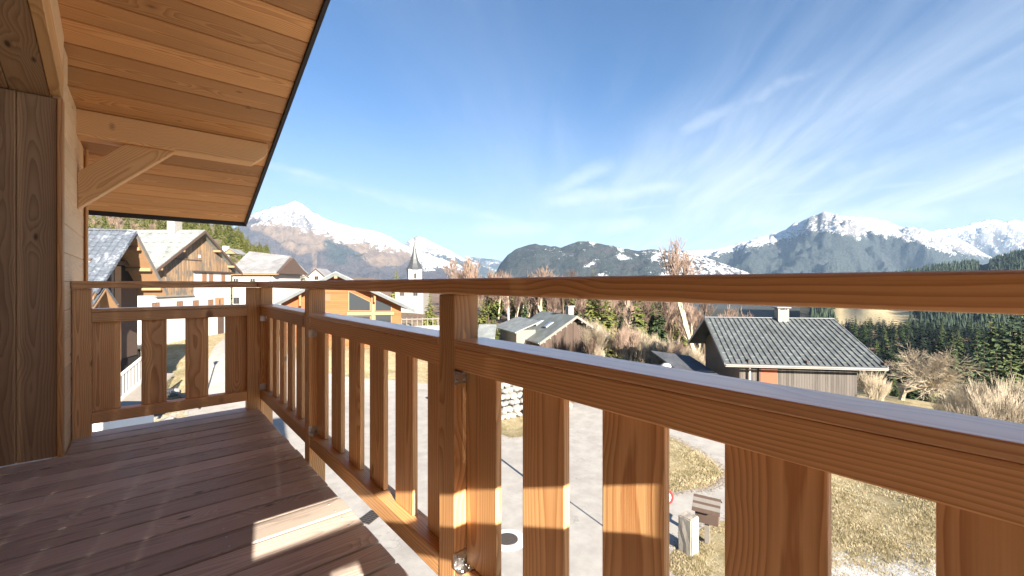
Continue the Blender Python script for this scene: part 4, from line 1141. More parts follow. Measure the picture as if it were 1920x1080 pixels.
# ---------------------------------------------------------------- big farmhouse with the weathered gable
def farmhouse():
    R0 = -36.5; apex = tr(50, R0 + 0.9, 6.2); base = H0 - 6.4
    h, q = gable_house('farmhouse', 'large farmhouse with weathered board gable over white walls', apex, F, -Rg, 6.9, 12.5, 4.75, base, 'roof_farm', 0.25, 0.9, 1.0, 'render_white', 'timber_dark')
    pl = R0
    def fp(px, py, out=0.0):
        t = -pl * FPX / (960 - px); return tr(t, pl + out, (531 - py) / FPX * t)
    def pt(t, z, out=0.0): return tr(t, pl + out, z)
    sl = q['sl']; zt = lambda t: 6.2 - 0.28 - sl * abs(t - 50)
    # board cladding: full height on the near half, gable only on the far half
    tn, tf = 50 - q['g2'] - 0.02, 50 + q['g2'] + 0.02
    solid('board_cladding', [pt(tn, -1.3), pt(49.2, -1.3), pt(49.2, 1.45), pt(tf, 1.45), pt(tf, zt(tf) + 0.0), pt(50, zt(50)), pt(tn, zt(tn))], Rg * 0.12, 'weathered_boards', h)
    blk('ledge', pt(49.0, 1.33), F * (tf - 49.0), UP * 0.12, Rg * 0.35, 'timber_dark', h)
    blk('ledge', pt(tn - 0.1, -1.45), F * (49.3 - tn), UP * 0.15, Rg * 0.25, 'timber_grey', h)
    blk('ledge', pt(46.5, 2.6, 0.121), F * 4.0, UP * 0.1, Rg * 0.06, 'timber_dark', h)
    for px in (383, 395.5, 418.5):
        t = -pl * FPX / (960 - px); window(h, pt(t, 0.55), F, Rg, 0.75, 1.25, 'shutter_brown', 'shutter_brown', False)
    for px in (292, 337, 367, 395):
        t = -pl * FPX / (960 - px); window(h, pt(t, -2.55), F, Rg, 0.9, 1.15, 'timber_dark', 'shutter_brown', True)
    t = -pl * FPX / (960 - 411); d = blk('door', pt(t - 0.8, -3.9), F * 1.6, UP * 2.1, Rg * 0.06, 'timber_warm', h)
    blk('door_panel', pt(t - 0.1, -3.7, 0.06), F * 0.2, UP * 1.7, Rg * 0.02, 'timber_dark', h, d)
    d2 = blk('door', pt(-pl * FPX / (960 - 408), -6.3), F * 1.1, UP * 2.1, Rg * 0.05, 'timber_dark', h)
    blk('vent', pt(-pl * FPX / (960 - 370), 2.95, 0.12), F * 0.35, UP * 0.35, Rg * 0.05, 'render_white', h)
    for (t, s) in ((50 - 6.2, -1), (50 - 3.2, -1), (50 + 2.6, 1), (50 + 5.2, 1)):      # purlin ends under the verge
        z = 6.2 - sl * abs(t - 50) - 0.5
        blk('purlin_end', tr(t - 0.12, R0, z - 0.12), F * 0.24, UP * 0.24, Rg * 0.95, 'timber_warm', h)
    # snow guards in rows and roof ribs on the slope that shows
    bm = bmesh.new(); e = Vector(apex)
    nrm = (F * -sl + UP * -1); down = (-F - UP * sl).normalized(); up_n = (UP - F * sl).normalized()
    for i in range(1, 8):
        for k in range(13):
            p = apex - Rg * (0.6 + k * 0.92 + (i % 2) * 0.46) + (-F - UP * sl) * (i * 0.85) + UP * 0.06
            bmesh.ops.create_cube(bm, size=1, matrix=Matrix.Translation(p - h.location) @ frame(Rg, down).to_4x4() @ Matrix.Diagonal((0.30, 0.07, 0.10, 1)))
    o = obj('snow_guards', to_mesh(bm, 'snow_guards'), 'roof_zinc', h); o['kind'] = 'stuff'
    c = apex - Rg * 2.9 - F * 0.3
    ch = blk('chimney', c - F * 0.5 - UP * 0.6, F * 1.1, -Rg * 0.9, UP * 1.6, 'stone_pale', h)
    blk('chimney_cap', c - F * 0.65 + UP * 1.06 + Rg * .12, F * 1.4, -Rg * 1.15, UP * 0.12, 'stone_grey', h, ch)
farmhouse()

# ---------------------------------------------------------------- tiled chalet at the left with its open gable
def tile_mesh():
    v, f = [], []; n = 8; w, l = 0.32, 0.37
    for j, y in enumerate((0.0, l)):
        for i in range(n + 1):
            x = -w / 2 + w * i / n; z = 0.035 * math.cos(2 * math.pi * i / n) + (0.03 if j == 1 else 0.0)
            v.append((x, y - l / 2, z))
    for i in range(n + 1):
        x = -w / 2 + w * i / n; v.append((x, l / 2, 0.035 * math.cos(2 * math.pi * i / n) - 0.012))
    m = n + 1
    for i in range(n):
        f.append((i, i + 1, m + i + 1, m + i)); f.append((m + i, m + i + 1, 2 * m + i + 1, 2 * m + i))
    me = pydata('tile', v, f)
    for p in me.polygons: p.use_smooth = False
    return me
TILE = tile_mesh(); TILE.materials.append(MAT['tile_slate'])
def tiled_chalet():
    apex = tr(24, -21.0, 2.84); g = (F * -0.970 + Rg * 0.243).normalized(); rd = (F * -0.243 - Rg * 0.970).normalized()
    base = H0 - 7.0; half, drop, length, thick = 3.3, 3.45, 8.5, 0.18
    h = thing('tiled_chalet', (apex + rd * 3).to_tuple()[:2] + (base,), 'small chalet with frosted grey tile roof and open timber gable at left', 'building')
    for s in (-1, 1):
        e = apex + g * (s * half) - UP * drop
        solid('roof_slope', [apex, e, e + rd * length, apex + rd * length], -UP * thick, 'timber_warm' , h)
    sl = drop / half; L = math.hypot(half, drop); dn = (g * half - UP * drop).normalized(); nn = rd.cross(dn); nn = nn if nn.z > 0 else -nn
    rows = int(L / 0.31)
    cols = int(length / 0.31)
    for j in range(rows + 1):
        for i in range(cols):
            p = apex + rd * (0.15 + i * 0.31) + dn * (0.17 + j * 0.31) + nn * 0.05
            if (p - Vector((0, 0, H0))).dot(F) <= 0: continue
            q = p - Vector((0, 0, H0)); px = 960 + FPX * q.dot(Rg) / q.dot(F)
            if px < 148: continue
            o = obj('tile', TILE, None, h, p - h.location, frame(-rd, dn) if frame(-rd, dn).col[2].dot(nn) > 0 else frame(rd, dn))
    # ridge and verge tiles, barge boards
    for k in range(int(length / 0.4)):
        bar('ridge_tile', apex + rd * (k * 0.4) + UP * 0.09, apex + rd * (k * 0.4 + 0.42) + UP * 0.10, 0.24, 0.10, g, 'tile_slate', h, 0.03, 1)
    for s in (1, -1):
        d2 = (g * (s * half) - UP * drop).normalized()
        kk = int(L / 0.31)
        if s == 1:
            for k in range(kk):
                bar('verge_tile', apex + d2 * (k * 0.31) - rd * 0.03 + UP * 0.04, apex + d2 * (k * 0.31 + 0.30) - rd * 0.03 + UP * 0.07, 0.16, 0.20, rd, 'tile_slate', h, 0.02, 1)
        else:
            solid('barge_board', [apex - rd * .06 + UP * .08, apex - rd * .06 + d2 * L + UP * .08, apex - rd * .06 + d2 * L - UP * .22, apex - rd * .06 - UP * .22], rd * 0.05, 'timber_grey', h)
    a = apex + rd * 1.3 - UP * (thick + .01)
    # boarded gable set back under the overhang, dark opening, timber pier and tie beam
    g2 = half - 0.55
    pts = [a, a + g * g2 - UP * sl * g2, Vector(), Vector(), a - g * g2 - UP * sl * g2]
    pts[2] = Vector((*pts[1].xy, base - 1)); pts[3] = Vector((*pts[4].xy, base - 1))
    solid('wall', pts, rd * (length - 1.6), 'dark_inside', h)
    solid('gable_boards', [a - rd * .02, a - rd * .02 + g * 1.15 - UP * sl * 1.15, a - rd * .02 - g * 1.15 - UP * sl * 1.15], -rd * 0.05, 'timber_orange', h)
    blk('tie_beam', a - rd * 0.25 + g * 1.7 - UP * (1.62), -g * 3.4, UP * 0.24, rd * 0.22, 'timber_dark', h)
    blk('pier', a - rd * 0.35 - g * 0.02 - UP * 7.0, -g * 0.55, UP * 5.3, rd * 0.3, 'timber_warm', h)
    blk('post', a - rd * 0.36 + g * 0.28 - UP * 7.0, -g * 0.2, UP * 5.35, rd * 0.2, 'timber_grey', h)
    blk('wall_panel', a - rd * 0.05 - g * 0.6 - UP * 7.0, -g * 2.1, UP * 4.2, rd * 0.06, 'weathered_brown', h)
    for k in (0.6, 1.7, 2.8):
        for s in (-1, 1):
            p = a + g * (s * k) - UP * (sl * k + 0.16)
            blk('purlin', p - rd * 1.25 - g * 0.09, g * 0.18, UP * 0.18, rd * 1.25, 'timber_warm', h)
    # lower porch roof of the same tiles in front
    ax2 = at(199, 541, 21.5); L2 = 1.6
    for s in (-1, 1):
        e = ax2 + g * (s * 1.0) - UP * 1.0
        solid('porch_roof', [ax2, e, e + rd * 2.6, ax2 + rd * 2.6], -UP * 0.12, 'timber_warm', h)
        d3 = (g * s - UP).normalized(); n3 = rd.cross(d3); n3 = n3 if n3.z > 0 else -n3
        for j in range(4):
            for i in range(8):
                p = ax2 + rd * (0.15 + i * 0.31) + d3 * (0.17 + j * 0.31) + n3 * 0.05
                o = obj('tile', TILE, None, h, p - h.location, frame(-rd, d3) if frame(-rd, d3).col[2].dot(n3) > 0 else frame(rd, d3))
    for k in range(6): bar('ridge_tile', ax2 + rd * (k * 0.4) + UP * 0.09, ax2 + rd * (k * 0.4 + 0.42) + UP * 0.10, 0.24, 0.10, g, 'tile_slate', h, 0.03, 1)
    blk('porch_post', ax2 + g * .1 + rd * .3 - UP * 5.2, -g * 0.2, UP * 5.1, rd * 0.2, 'timber_warm', h)
tiled_chalet()

# ---------------------------------------------------------------- white building with the grey hipped roof
def white_house():
    t = 76.0
    eL, eR = at(428, 510, t), at(518, 509, t); rL, rR = at(404, 468, t + 6), at(508, 480, t + 6)
    z = (eL.z + eR.z) / 2; eL.z = eR.z = z; 
    ax = (eR - eL).normalized(); base = H0 - 6.6
    h = thing('white_house', ((eL + eR) / 2).to_tuple()[:2] + (base,), 'white rendered house with pale grey roof and small dormer right of the farmhouse', 'building')
    bk = ax.cross(UP); bk = bk if bk.dot(F) > 0 else -bk
    zr = rR.z; rL2 = eL + bk * 6 + UP * (zr - z); rR2 = eR + bk * 6 + UP * (zr - z) - ax * 0.6
    solid('roof_slope', [eL, eR, rR2, rL2 + UP * 0.9], -UP * 0.3, 'roof_grey', h)
    solid('roof_slope', [rL2 + UP * .9, rR2, eR + bk * 12, eL + bk * 12], -UP * 0.3, 'roof_grey', h)
    wl = eL + ax * 0.2 + bk * 0.9; wr = eR - ax * 1.1 + bk * 0.9
    blk('wall', Vector((wl.x, wl.y, base - 1)), wr - wl, bk * 10, UP * (z - base + 1.0), 'render_white', h)
    blk('eave_board', eL + bk * 0.1 - UP * 0.52, (eR - eL), bk * 0.8, UP * 0.2, 'timber_warm', h)
    solid('gable_end', [eR - UP * .3 + bk * .4, eR + bk * 11.4 - UP * .3, rR2 - UP * .35 + ax * .6], -ax * 0.9, 'timber_dark', h)
    for px in (440, 472): window(h, wl + ax * ((px - 434) * t / FPX) + UP * 0 + Vector((0, 0, (531 - 526) / FPX * t + H0 - wl.z)), ax, -bk, 0.95, 0.8, 'render_cream', 'window_glass', True)
    for px in (441,): window(h, wl + ax * ((px - 434) * t / FPX) + Vector((0, 0, (531 - 564) / FPX * t + H0 - wl.z)), ax, -bk, 1.1, 1.2, 'timber_dark', 'window_glass', True)
    blk('downpipe', wr - ax * 0.4 - bk * .12 - UP * 6, ax * 0.12, bk * 0.1, UP * 5.7, 'zinc', h)
    # small dormer gable on the slope
    d = at(430, 470, t + 3.0)
    solid('dormer', [d + UP * .2, d - ax * 1.1 - UP * .55, d + ax * 1.1 - UP * .55], bk * 2.5, 'timber_warm', h)
    for s in (-1, 1): solid('dormer_roof', [d + UP * .32, d + ax * (s * 1.5) - UP * .62, d + ax * (s * 1.5) - UP * .62 + bk * 3, d + UP * .32 + bk * 3], UP * 0.12, 'roof_grey', h)
    c = at(417, 466, t + 6); blk('chimney', c - UP * 1.5, ax * 0.8, bk * 0.8, UP * 2.0, 'render_white', h)
white_house()

def small_house(name, label, px0, px1, y_eave, y_ridge, y_base, t, wallm, roofm, gable=False, depth=8.0):
    a, b_ = at(px0, y_eave, t), at(px1, y_eave, t); ax = (b_ - a).normalized(); bk = ax.cross(UP); bk = bk if bk.dot(F) > 0 else -bk
    base = at(px0, y_base, t).z; c = (a + b_) / 2
    zr = at((px0 + px1) / 2, y_ridge, t + (0 if gable else depth / 2)).z
    if gable:
        h, q = gable_house(name, label, Vector((c.x, c.y, zr)), ax, bk, (b_ - a).length / 2, depth, zr - a.z, base, roofm, 0.2, 0.5, 0.6, wallm)
        wc = q['a']; window(h, Vector((wc.x, wc.y, a.z - 0.2)) - bk * .0, ax, -bk, 1.3, 1.2)
    else:
        cc = c + bk * depth / 2
        h, q = gable_house(name, label, Vector((cc.x, cc.y, zr)) - ax * (b_ - a).length / 2, bk, ax, depth / 2, (b_ - a).length, zr - a.z, base, roofm, 0.2, 0.4, 0.5, wallm)
        for k in (0.28, 0.7): window(h, a + ax * ((b_ - a).length * k) + bk * 0.5 - UP * 1.1, ax, -bk, 1.0, 1.1)
    return h
small_house('house', 'pinkish far house with low roof left of the orange chalet', 498, 556, 520, 511, 548, 120, 'render_cream', 'roof_grey')
small_house('house', 'white far gabled house just behind the orange chalet ridge', 572, 612, 520, 503, 545, 130, 'render_white', 'roof_grey', True)
small_house('house', 'white house behind the railing between the orange chalet and the church', 736, 796, 541, 528, 612, 95, 'stone_pale', 'roof_zinc')
small_house('shed', 'small pale roofed shed left of the brown barn', 893, 928, 634, 608, 652, 46, 'render_cream', 'roof_farm')
fa = at(1580, 583, 620)
for i, (px, t, lab) in enumerate(((1583, 560, 'left one of two tiny dark roofed farms in the far tan field'), (1652, 580, 'right one of two tiny dark roofed farms in the far tan field'))):
    u = (px - 960) / FPX; P = gtr(t, t * u)
    gable_house('farm', lab, Vector((P.x, P.y, P.z + 7.5)) - Rg * 8, F, Rg, 6, 16, 4, P.z, 'roof_dark', 0.3, 0.6, 0.8, 'render_cream')

# ---------------------------------------------------------------- orange chalet with the glazed gable
def orange_chalet():
    t = 43.0; apex = at(629.4, 508.4, t); eL = at(515, 567.5, 41.0); eR = at(777.5, 578.8, 46.5)
    ax = (eR - eL); ax.z = 0; ax.normalize(); bk = ax.cross(UP); bk = bk if bk.dot(F) > 0 else -bk
    base = H0 - 7.0; L = 9.0
    h = thing('orange_chalet', (apex.x, apex.y, base), 'orange wooden chalet with glazed gable front left of the church', 'building')
    th = 0.30
    for e in (eL, eR):
        solid('roof_slope', [apex, e, e + bk * L, apex + bk * L], -UP * th, 'roof_zinc', h)
        d = (e - apex)
        solid('verge_board', [apex - UP * .10, e - UP * .10, e - UP * (th + .12), apex - UP * (th + .12)], -bk * 0.05, 'roof_ribbed', h)
        solid('soffit', [apex - UP * (th + .005), e - UP * (th + .005), e - UP * (th + .005) + bk * 1.6, apex - UP * (th + .005) + bk * 1.6], -UP * 0.04, 'timber_orange', h)
    sb = 1.5                                            # wall set back under the overhang
    def wp(px, py, out=0.0):
        """point on the front wall plane seen at a pixel"""
        u = (px - 960) / FPX; v = (531 - py) / FPX; o_ = apex + bk * (sb - out)
        ray = F + Rg * u + UP * v; c = Vector((0, 0, H0)); k = (o_ - c).dot(bk) / ray.dot(bk); return c + ray * k
    wl, wr = wp(527, 590), wp(752, 590)
    slL = (apex.z - eL.z) / (Vector((apex.x, apex.y, 0)) - Vector((eL.x, eL.y, 0))).length; slR = (apex.z - eR.z) / (Vector((apex.x, apex.y, 0)) - Vector((eR.x, eR.y, 0))).length
    a = apex + bk * sb - UP * (th + 0.06)
    dl = (wl - a).dot(-ax); dr = (wr - a).dot(ax)
    pts = [a, a + ax * dr - UP * slR * dr, None, None, a - ax * dl - UP * slL * dl]
    pts[2] = Vector((*pts[1].xy, base - 1)); pts[3] = Vector((*pts[4].xy, base - 1))
    solid('wall', pts, bk * (L - 2.2), 'orange_boards', h)
    # glazing: big trapezoid panes between orange timbers
    def pane(p4, name='window'):
        q = [wp(*p, out=0.03) for p in p4]
        f = solid(name, q, -bk * 0.05, 'timber_warm', h)
        c = sum(q, Vector()) / len(q)
        qi = [c + (p - c) * 0.93 - bk * 0.055 for p in q]
        g_ = solid('pane', qi, -bk * 0.01, 'window_glass', h); g_.parent = f; g_.location = (0, 0, 0)
    pane([(653, 583), (695, 583), (695, 566), (653, 545)]); pane([(703, 583), (734, 583), (734, 573), (703, 561)])
    pane([(657, 606), (695, 606), (695, 592), (657, 592)]); pane([(703, 606), (734, 606), (734, 590), (703, 590)])
    blk('post', wp(696, 640, .04), ax * 0.33, UP * 5.2, -bk * 0.2, 'timber_warm', h)
    blk('beam', wp(650, 591, .04), (wp(738, 590, .04) - wp(650, 591, .04)), UP * 0.32, -bk * 0.22, 'timber_warm', h)
    window(h, wp(612, 558, .02), ax, -bk, 0.7, 0.75, 'red_door', 'red_door', False)
    for px, py in ((561, 556), (699, 550)):              # carved brackets
        p = wp(px, py); blk('bracket', p - UP * 0.9, ax * 0.2, UP * 1.5, -bk * 0.9, 'timber_orange', h)
    blk('ridge_purlin', apex - UP * 0.72 - ax * 0.15, ax * 0.3, UP * 0.34, bk * 1.6, 'timber_warm', h)
    blk('tie_beam', a - UP * 1.05 - ax * 2.0 - bk * .5, ax * 4.0, UP * 0.2, bk * 0.2, 'timber_dark', h)
    blk('balcony', wp(757, 640), ax * 0.6, UP * 1.8, bk * 2.0, 'timber_grey', h)
orange_chalet()

# ---------------------------------------------------------------- church
def church():
    t = 168.0; c = at(777, 505, t); base = H0 - 14; w = 5.0
    ax = (Rg * 0.94 + F * 0.34).normalized(); bk = (F * 0.94 - Rg * 0.34).normalized()
    h = thing('church', (c.x, c.y, base), 'church with white tower and slender dark pointed spire', 'building')
    p = Vector((c.x, c.y, base)) - ax * w / 2 - bk * w / 2
    blk('tower', p, ax * w, bk * w, UP * (c.z - base), 'render_white', h)
    # flared spire: curved profile on a square base
    H = 11.2; prof = [(0, 1.18), (0.08, 0.98), (0.2, 0.74), (0.35, 0.53), (0.55, 0.33), (0.75, 0.17), (0.93, 0.05), (1.0, 0.012)]
    v, f = [], []; n = 8; cc = Vector((c.x, c.y, c.z)) - h.location
    for z, r_ in prof:
        for k in range(n):
            a = math.pi / 8 + 2 * math.pi * k / n + math.atan2(ax.y, ax.x); rr = w / 2 * r_ * 1.12; v.append((cc.x + math.cos(a) * rr, cc.y + math.sin(a) * rr, cc.z + H * z))
    for i in range(len(prof) - 1):
        for k in range(n): f.append((i * n + k, i * n + (k + 1) % n, (i + 1) * n + (k + 1) % n, (i + 1) * n + k))
    f.append(tuple(reversed(range(n))))
    sp = obj('spire', pydata('spire', v, f), 'slate_spire', h)
    bm = bmesh.new()
    bmesh.ops.create_cube(bm, size=1, matrix=Matrix.Translation(cc + UP * (H + .5)) @ Matrix.Diagonal((.12, .12, 1.3, 1))); bmesh.ops.create_cube(bm, size=1, matrix=Matrix.Translation(cc + UP * (H + .75)) @ frame(ax, bk).to_4x4() @ Matrix.Diagonal((.7, .12, .12, 1)))
    x = obj('cross', to_mesh(bm, 'cross'), 'iron', sp)
    for k in range(1):
        window(h, Vector((c.x, c.y, c.z - 2.6)) - bk * (w / 2), ax, -bk, 1.0, 2.2, 'stone_grey', 'dark_inside', True)
        window(h, Vector((c.x, c.y, c.z - 2.6)) + ax * (w / 2), bk, ax, 1.0, 2.2, 'stone_grey', 'dark_inside', True)
    blk('cornice', p - ax * .15 - bk * .15 + UP * (c.z - base - .55), ax * (w + .3), bk * (w + .3), UP * 0.3, 'stone_pale', h)
    a = Vector((c.x, c.y, base)) + ax * 1.0 + bk * 4
    # nave behind the tower
    n0 = Vector((c.x, c.y, base)) - ax * 0.5 + bk * 2.6
    solid('nave', [n0 - ax * 5, n0 + ax * 5, n0 + ax * 5 + UP * 7, n0 + UP * 11.5, n0 - ax * 5 + UP * 7], bk * 20, 'render_cream', h)
    for s in (-1, 1): solid('nave_roof', [n0 + UP * 11.7 - bk * .3, n0 + ax * (s * 5.6) + UP * 6.7 - bk * .3, n0 + ax * (s * 5.6) + UP * 6.7 + bk * 20.5, n0 + UP * 11.7 + bk * 20.5], UP * 0.25, 'roof_dark', h)
church()

# ---------------------------------------------------------------- brown barn with two skylights
def brown_barn():
    g = (F * 4 + Rg * 9.5).normalized(); rd = (F * 9.5 - Rg * 4).normalized()
    apex = tr(52, 7.85, -3.9); base = H0 - 10.6; half = 5.06; drop = 3.0
    h, q = gable_house('brown_barn', 'brown board barn with grey roof and two skylights in the middle', apex, g, rd, half, 9.6, drop, base, 'roof_brownbarn', 0.16, 0.9, 0.5, 'brown_boards', 'timber_grey')
    sl = q['sl']; dn = (-g * half - UP * drop).normalized(); nn = rd.cross(dn); nn = nn if nn.z > 0 else -nn
    for k in (2.6, 5.4):
        p = apex + rd * k + dn * 2.0 + nn * 0.03
        s = blk('skylight', p, rd * 0.9, dn * 1.25, nn * 0.10, 'zinc', h)
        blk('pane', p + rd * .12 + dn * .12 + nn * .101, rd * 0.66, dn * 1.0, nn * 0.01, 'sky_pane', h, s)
    # rafter ends along both verges
    for s in (-1, 1):
        for k in range(1, 7):
            x = half * k / 7.0
            blk('purlin_end', apex + g * (s * x) - UP * (sl * x + 0.52) - g * 0.08 + rd * .02, g * 0.16, UP * 0.2, rd * 0.9, 'timber_grey', h)
    c = apex + rd * 2.2 + g * 0.1
    ch = blk('chimney', c - UP * 0.6, g * 0.75, rd * 0.75, UP * 1.5, 'stone_grey', h); blk('chimney_cap', c + UP * .91 - g * .1 - rd * .1, g * 0.95, rd * 0.95, UP * 0.14, 'stone_pale', h, ch)
    # lower wing behind at the left
    e = apex - g * half - UP * drop + rd * 3.0
    w = e - g * 0.2 + UP * 1.2
    solid('wing_roof', [w + UP * .9 + g * 1.9, w - g * 1.6 - UP * 0.4, w - g * 1.6 - UP * 0.4 + rd * 7.5, w + UP * .9 + g * 1.9 + rd * 7.5], UP * 0.14, 'roof_farm', h)
    blk('wing_wall', Vector((w.x, w.y, base - 1)) - g * 1.2 + rd * .5, g * 2.6, rd * 6.5, UP * (w.z - base + .9), 'timber_grey', h)
    for k in (0.25, 0.6):
        p = q['a'] - g * (q['g2'] * (1 - 2 * k)); 
    wpt = q['a'] + g * 1.6 - UP * 4.4; window(h, wpt, g, -rd, 0.9, 1.0, 'timber_grey', 'window_glass', True)
    blk('eave_gutter', apex - g * (half + .06) - UP * (drop + .14), -g * .12, rd * 9.6, UP * 0.12, 'zinc', h)
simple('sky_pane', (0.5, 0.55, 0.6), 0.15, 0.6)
brown_barn()

# ---------------------------------------------------------------- big barn at the right with the ribbed metal roof
def ribbed_barn():
    r1 = tr(37.9, 16.96, -3.0); r2 = tr(36.4, 27.1, -3.0)
    rd = (r2 - r1).normalized(); L = (r2 - r1).length; g = UP.cross(rd); g = g if g.dot(F) > 0 else -g; g.normalize()
    half, drop = 5.7, 3.0; base = H0 - 10.3; th = 0.12
    c = (r1 + r2) / 2
    h = thing('metal_roof_barn', (c.x, c.y, base), 'grey board barn with ribbed metal roof and chimney at right', 'building')
    sl = drop / half
    # eaves spread a little beyond the ridge: the front eave is longer at the right
    f1, f2 = r1 - g * half - UP * drop - rd * 0.15, r2 - g * half - UP * drop + rd * 0.5
    b1, b2 = r1 + g * half - UP * drop, r2 + g * half - UP * drop
    nrm = rd.cross(f1 - r1).normalized(); nrm = nrm if nrm.z > 0 else -nrm
    N_ = 27
    for i in range(N_):                                   # each sheet between two ribs, with its raised rib
        a, b_ = i / N_, (i + 1) / N_
        p = [r1.lerp(r2, a), r1.lerp(r2, b_), f1.lerp(f2, b_), f1.lerp(f2, a)]
        ex = (p[1] - p[0]) * 0.0
        s = solid('roof_sheet', p, -nrm * 0.05, 'roof_ribbed', h)
        d = (p[3] - p[0]); w = rd * 0.055
        rb = solid('rib', [p[0] + nrm * .002, p[0] + w + nrm * .002, p[3] + w + nrm * .002, p[3] + nrm * .002], nrm * 0.07, 'roof_ribbed', h)
        rb.parent = s; rb.location = (0, 0, 0)
    bm = bmesh.new(); dn = (f1 - r1).normalized()
    for j in range(1, 15):
        for i in range(N_):
            k = (i + (0.0)) / N_
            if (i + j) % 2: continue
            p = r1.lerp(r2, k).lerp(f1.lerp(f2, k), j / 15.0) + rd * 0.22 + nrm * 0.02 - h.location
            bmesh.ops.create_cube(bm, size=1, matrix=Matrix.Translation(p) @ frame(rd, dn).to_4x4() @ Matrix.Diagonal((0.33, 0.035, 0.05, 1)))
    obj('snow_guards', to_mesh(bm, 'snow_guards'), 'roof_brownbarn', h)['kind'] = 'stuff'
    solid('roof_slope', [r1, r2, b2, b1], -UP * 0.06, 'roof_ribbed', h)
    bar('ridge_cap', r1 - rd * .05 + UP * .03, r2 + rd * .05 + UP * .03, 0.30, 0.06, g, 'zinc', h, 0.01)
    solid('eave_board', [f1 - UP * .06, f2 - UP * .06, f2 - UP * .24, f1 - UP * .24], -g * 0.05, 'render_cream', h)
    bar('gutter', f1 - g * .10 - UP * .12, f2 - g * .10 - UP * .12, 0.11, 0.09, g, 'zinc', h, 0.02)
    for (p, q, nm) in ((r1, f1, 0), (r1, b1, 0), (r2, f2, 1), (r2, b2, 1)):
        s = -1 if nm == 0 else 1
        solid('verge_board', [p + UP * .06, q + UP * .06, q - UP * .2, p - UP * .2], rd * (s * 0.05), 'zinc', h)
    # walls set back under the eaves
    wf, wg = half - 1.25, 1.35
    a = r1 + rd * wg - UP * 0.16
    pts = [a, a + g * wf - UP * sl * wf, None, None, a - g * wf - UP * sl * wf]
    pts[2] = Vector((*pts[1].xy, base - 2)); pts[3] = Vector((*pts[4].xy, base - 2))
    Lw = L - 2 * wg + 0.6
    solid('wall', pts, rd * Lw, 'barn_boards', h)
    solid('gable_boards', [pts[0] + rd * -.02, pts[1] + rd * -.02, pts[1] - UP * 3 - rd * .02, pts[4] - UP * 3 - rd * .02, pts[4] - rd * .02], -rd * 0.03, 'timber_tan', h)
    w0 = pts[4]; fr = w0 - g * 0.02
    def on(px): 
        u = (px - 960) / FPX; cc = Vector((0, 0, H0)); ray = F + Rg * u; k = (fr - cc).dot(g) / ray.dot(g); return (cc + ray * k)
    p = on(1425); q = on(1457); d = blk('door', Vector((p.x, p.y, base + 1.2)), q - p, -g * 0.06, UP * (w0.z - base - 1.75), 'red_door', h)
    blk('door_frame', Vector((p.x, p.y, base + 1.2)) - rd * .12 - g * .03, rd * 0.12, -g * 0.1, UP * (w0.z - base - 1.7), 'timber_dark', h)
    for px in (1394, 1500, 1640):                        # braces carrying the eave
        p = on(px); top = Vector((p.x, p.y, w0.z + 0.1))
        bar('brace', top - UP * 0.95, top - g * 1.0 - UP * (0.45), 0.13, 0.13, rd, 'timber_dark', h, 0.0)
        bar('bracket', top - UP * 0.32, top - g * 1.15 - UP * 0.40, 0.15, 0.15, rd, 'timber_dark', h, 0.0)
    pc = on(1403); blk('downpipe', Vector((pc.x, pc.y, base)) - g * .12, rd * 0.1, -g * 0.1, UP * (w0.z - base - .1), 'render_cream', h)
    c0 = r1.lerp(r2, 0.56) - g * 0.55
    ch = blk('chimney', c0 - UP * 0.5, rd * 0.85, g * 0.75, UP * 1.25, 'stone_pale', h)
    for sx in (0.0, 0.70):
        for sy in (0.0, 0.6): blk('cap_leg', c0 + UP * .75 + rd * sx + g * sy, rd * 0.15, g * 0.15, UP * 0.14, 'stone_grey', h, ch)
    blk('chimney_cap', c0 + UP * .89 - rd * .12 - g * .12, rd * 1.1, g * 1.0, UP * 0.09, 'stone_pale', h, ch)
plank_mat('barn_boards', rd2, 0.18, ((0.115, 0.103, 0.094), (0.068, 0.06, 0.055)), 0.5, 0.10)  # boards darkened in place of the eave shadow
simple('timber_tan', (0.125, 0.097, 0.070), 0.8, 0, 2, 0.25)
ribbed_barn()
# low annex beside it
def annex():
    t = 37.0; a, b_ = at(1268, 692, 35), at(1352, 705, 33.5); r0 = at(1330, 676, 38); 
    base = H0 - 10.6; h = thing('annex', (a.x, a.y, base), 'low dark roofed annex at the left foot of the metal roofed barn', 'building')
    bk = (F * 0.97 - Rg * 0.2).normalized()
    solid('roof_slope', [a, b_, b_ + bk * 4 + UP * 0.9, a + bk * 4 + UP * 0.9], -UP * 0.12, 'roof_dark', h)
    solid('wall', [a + bk * .4 - UP * .2, b_ + bk * .4 - UP * .2, Vector((b_.x, b_.y, base - 1)) + bk * .4, Vector((a.x, a.y, base - 1)) + bk * .4], bk * 3.2, 'timber_grey', h)
annex()
# ================================================================== SMALL THINGS
def boulder_mesh(seed):
    bm = bmesh.new(); bmesh.ops.create_icosphere(bm, subdivisions=2, radius=0.5)
    for v in bm.verts:
        n_ = mn.noise(v.co * 1.7 + Vector((seed * 7.1, 0, 0))) * 0.35 + mn.noise(v.co * 4 + Vector((0, seed * 3.1, 0))) * 0.1
        v.co *= 1 + n_; v.co.z *= 0.72
        for ax in range(3):
            v.co[ax] = max(-0.40, min(0.40, v.co[ax]))
    return to_mesh(bm, 'boulder')
BLD = [boulder_mesh(k) for k in range(5)]
for b_ in BLD: b_.materials.append(MAT['stone_grey'])
BLP = [b_.copy() for b_ in BLD]
for b_ in BLP: b_.materials.clear(); b_.materials.append(MAT['stone_pale'])
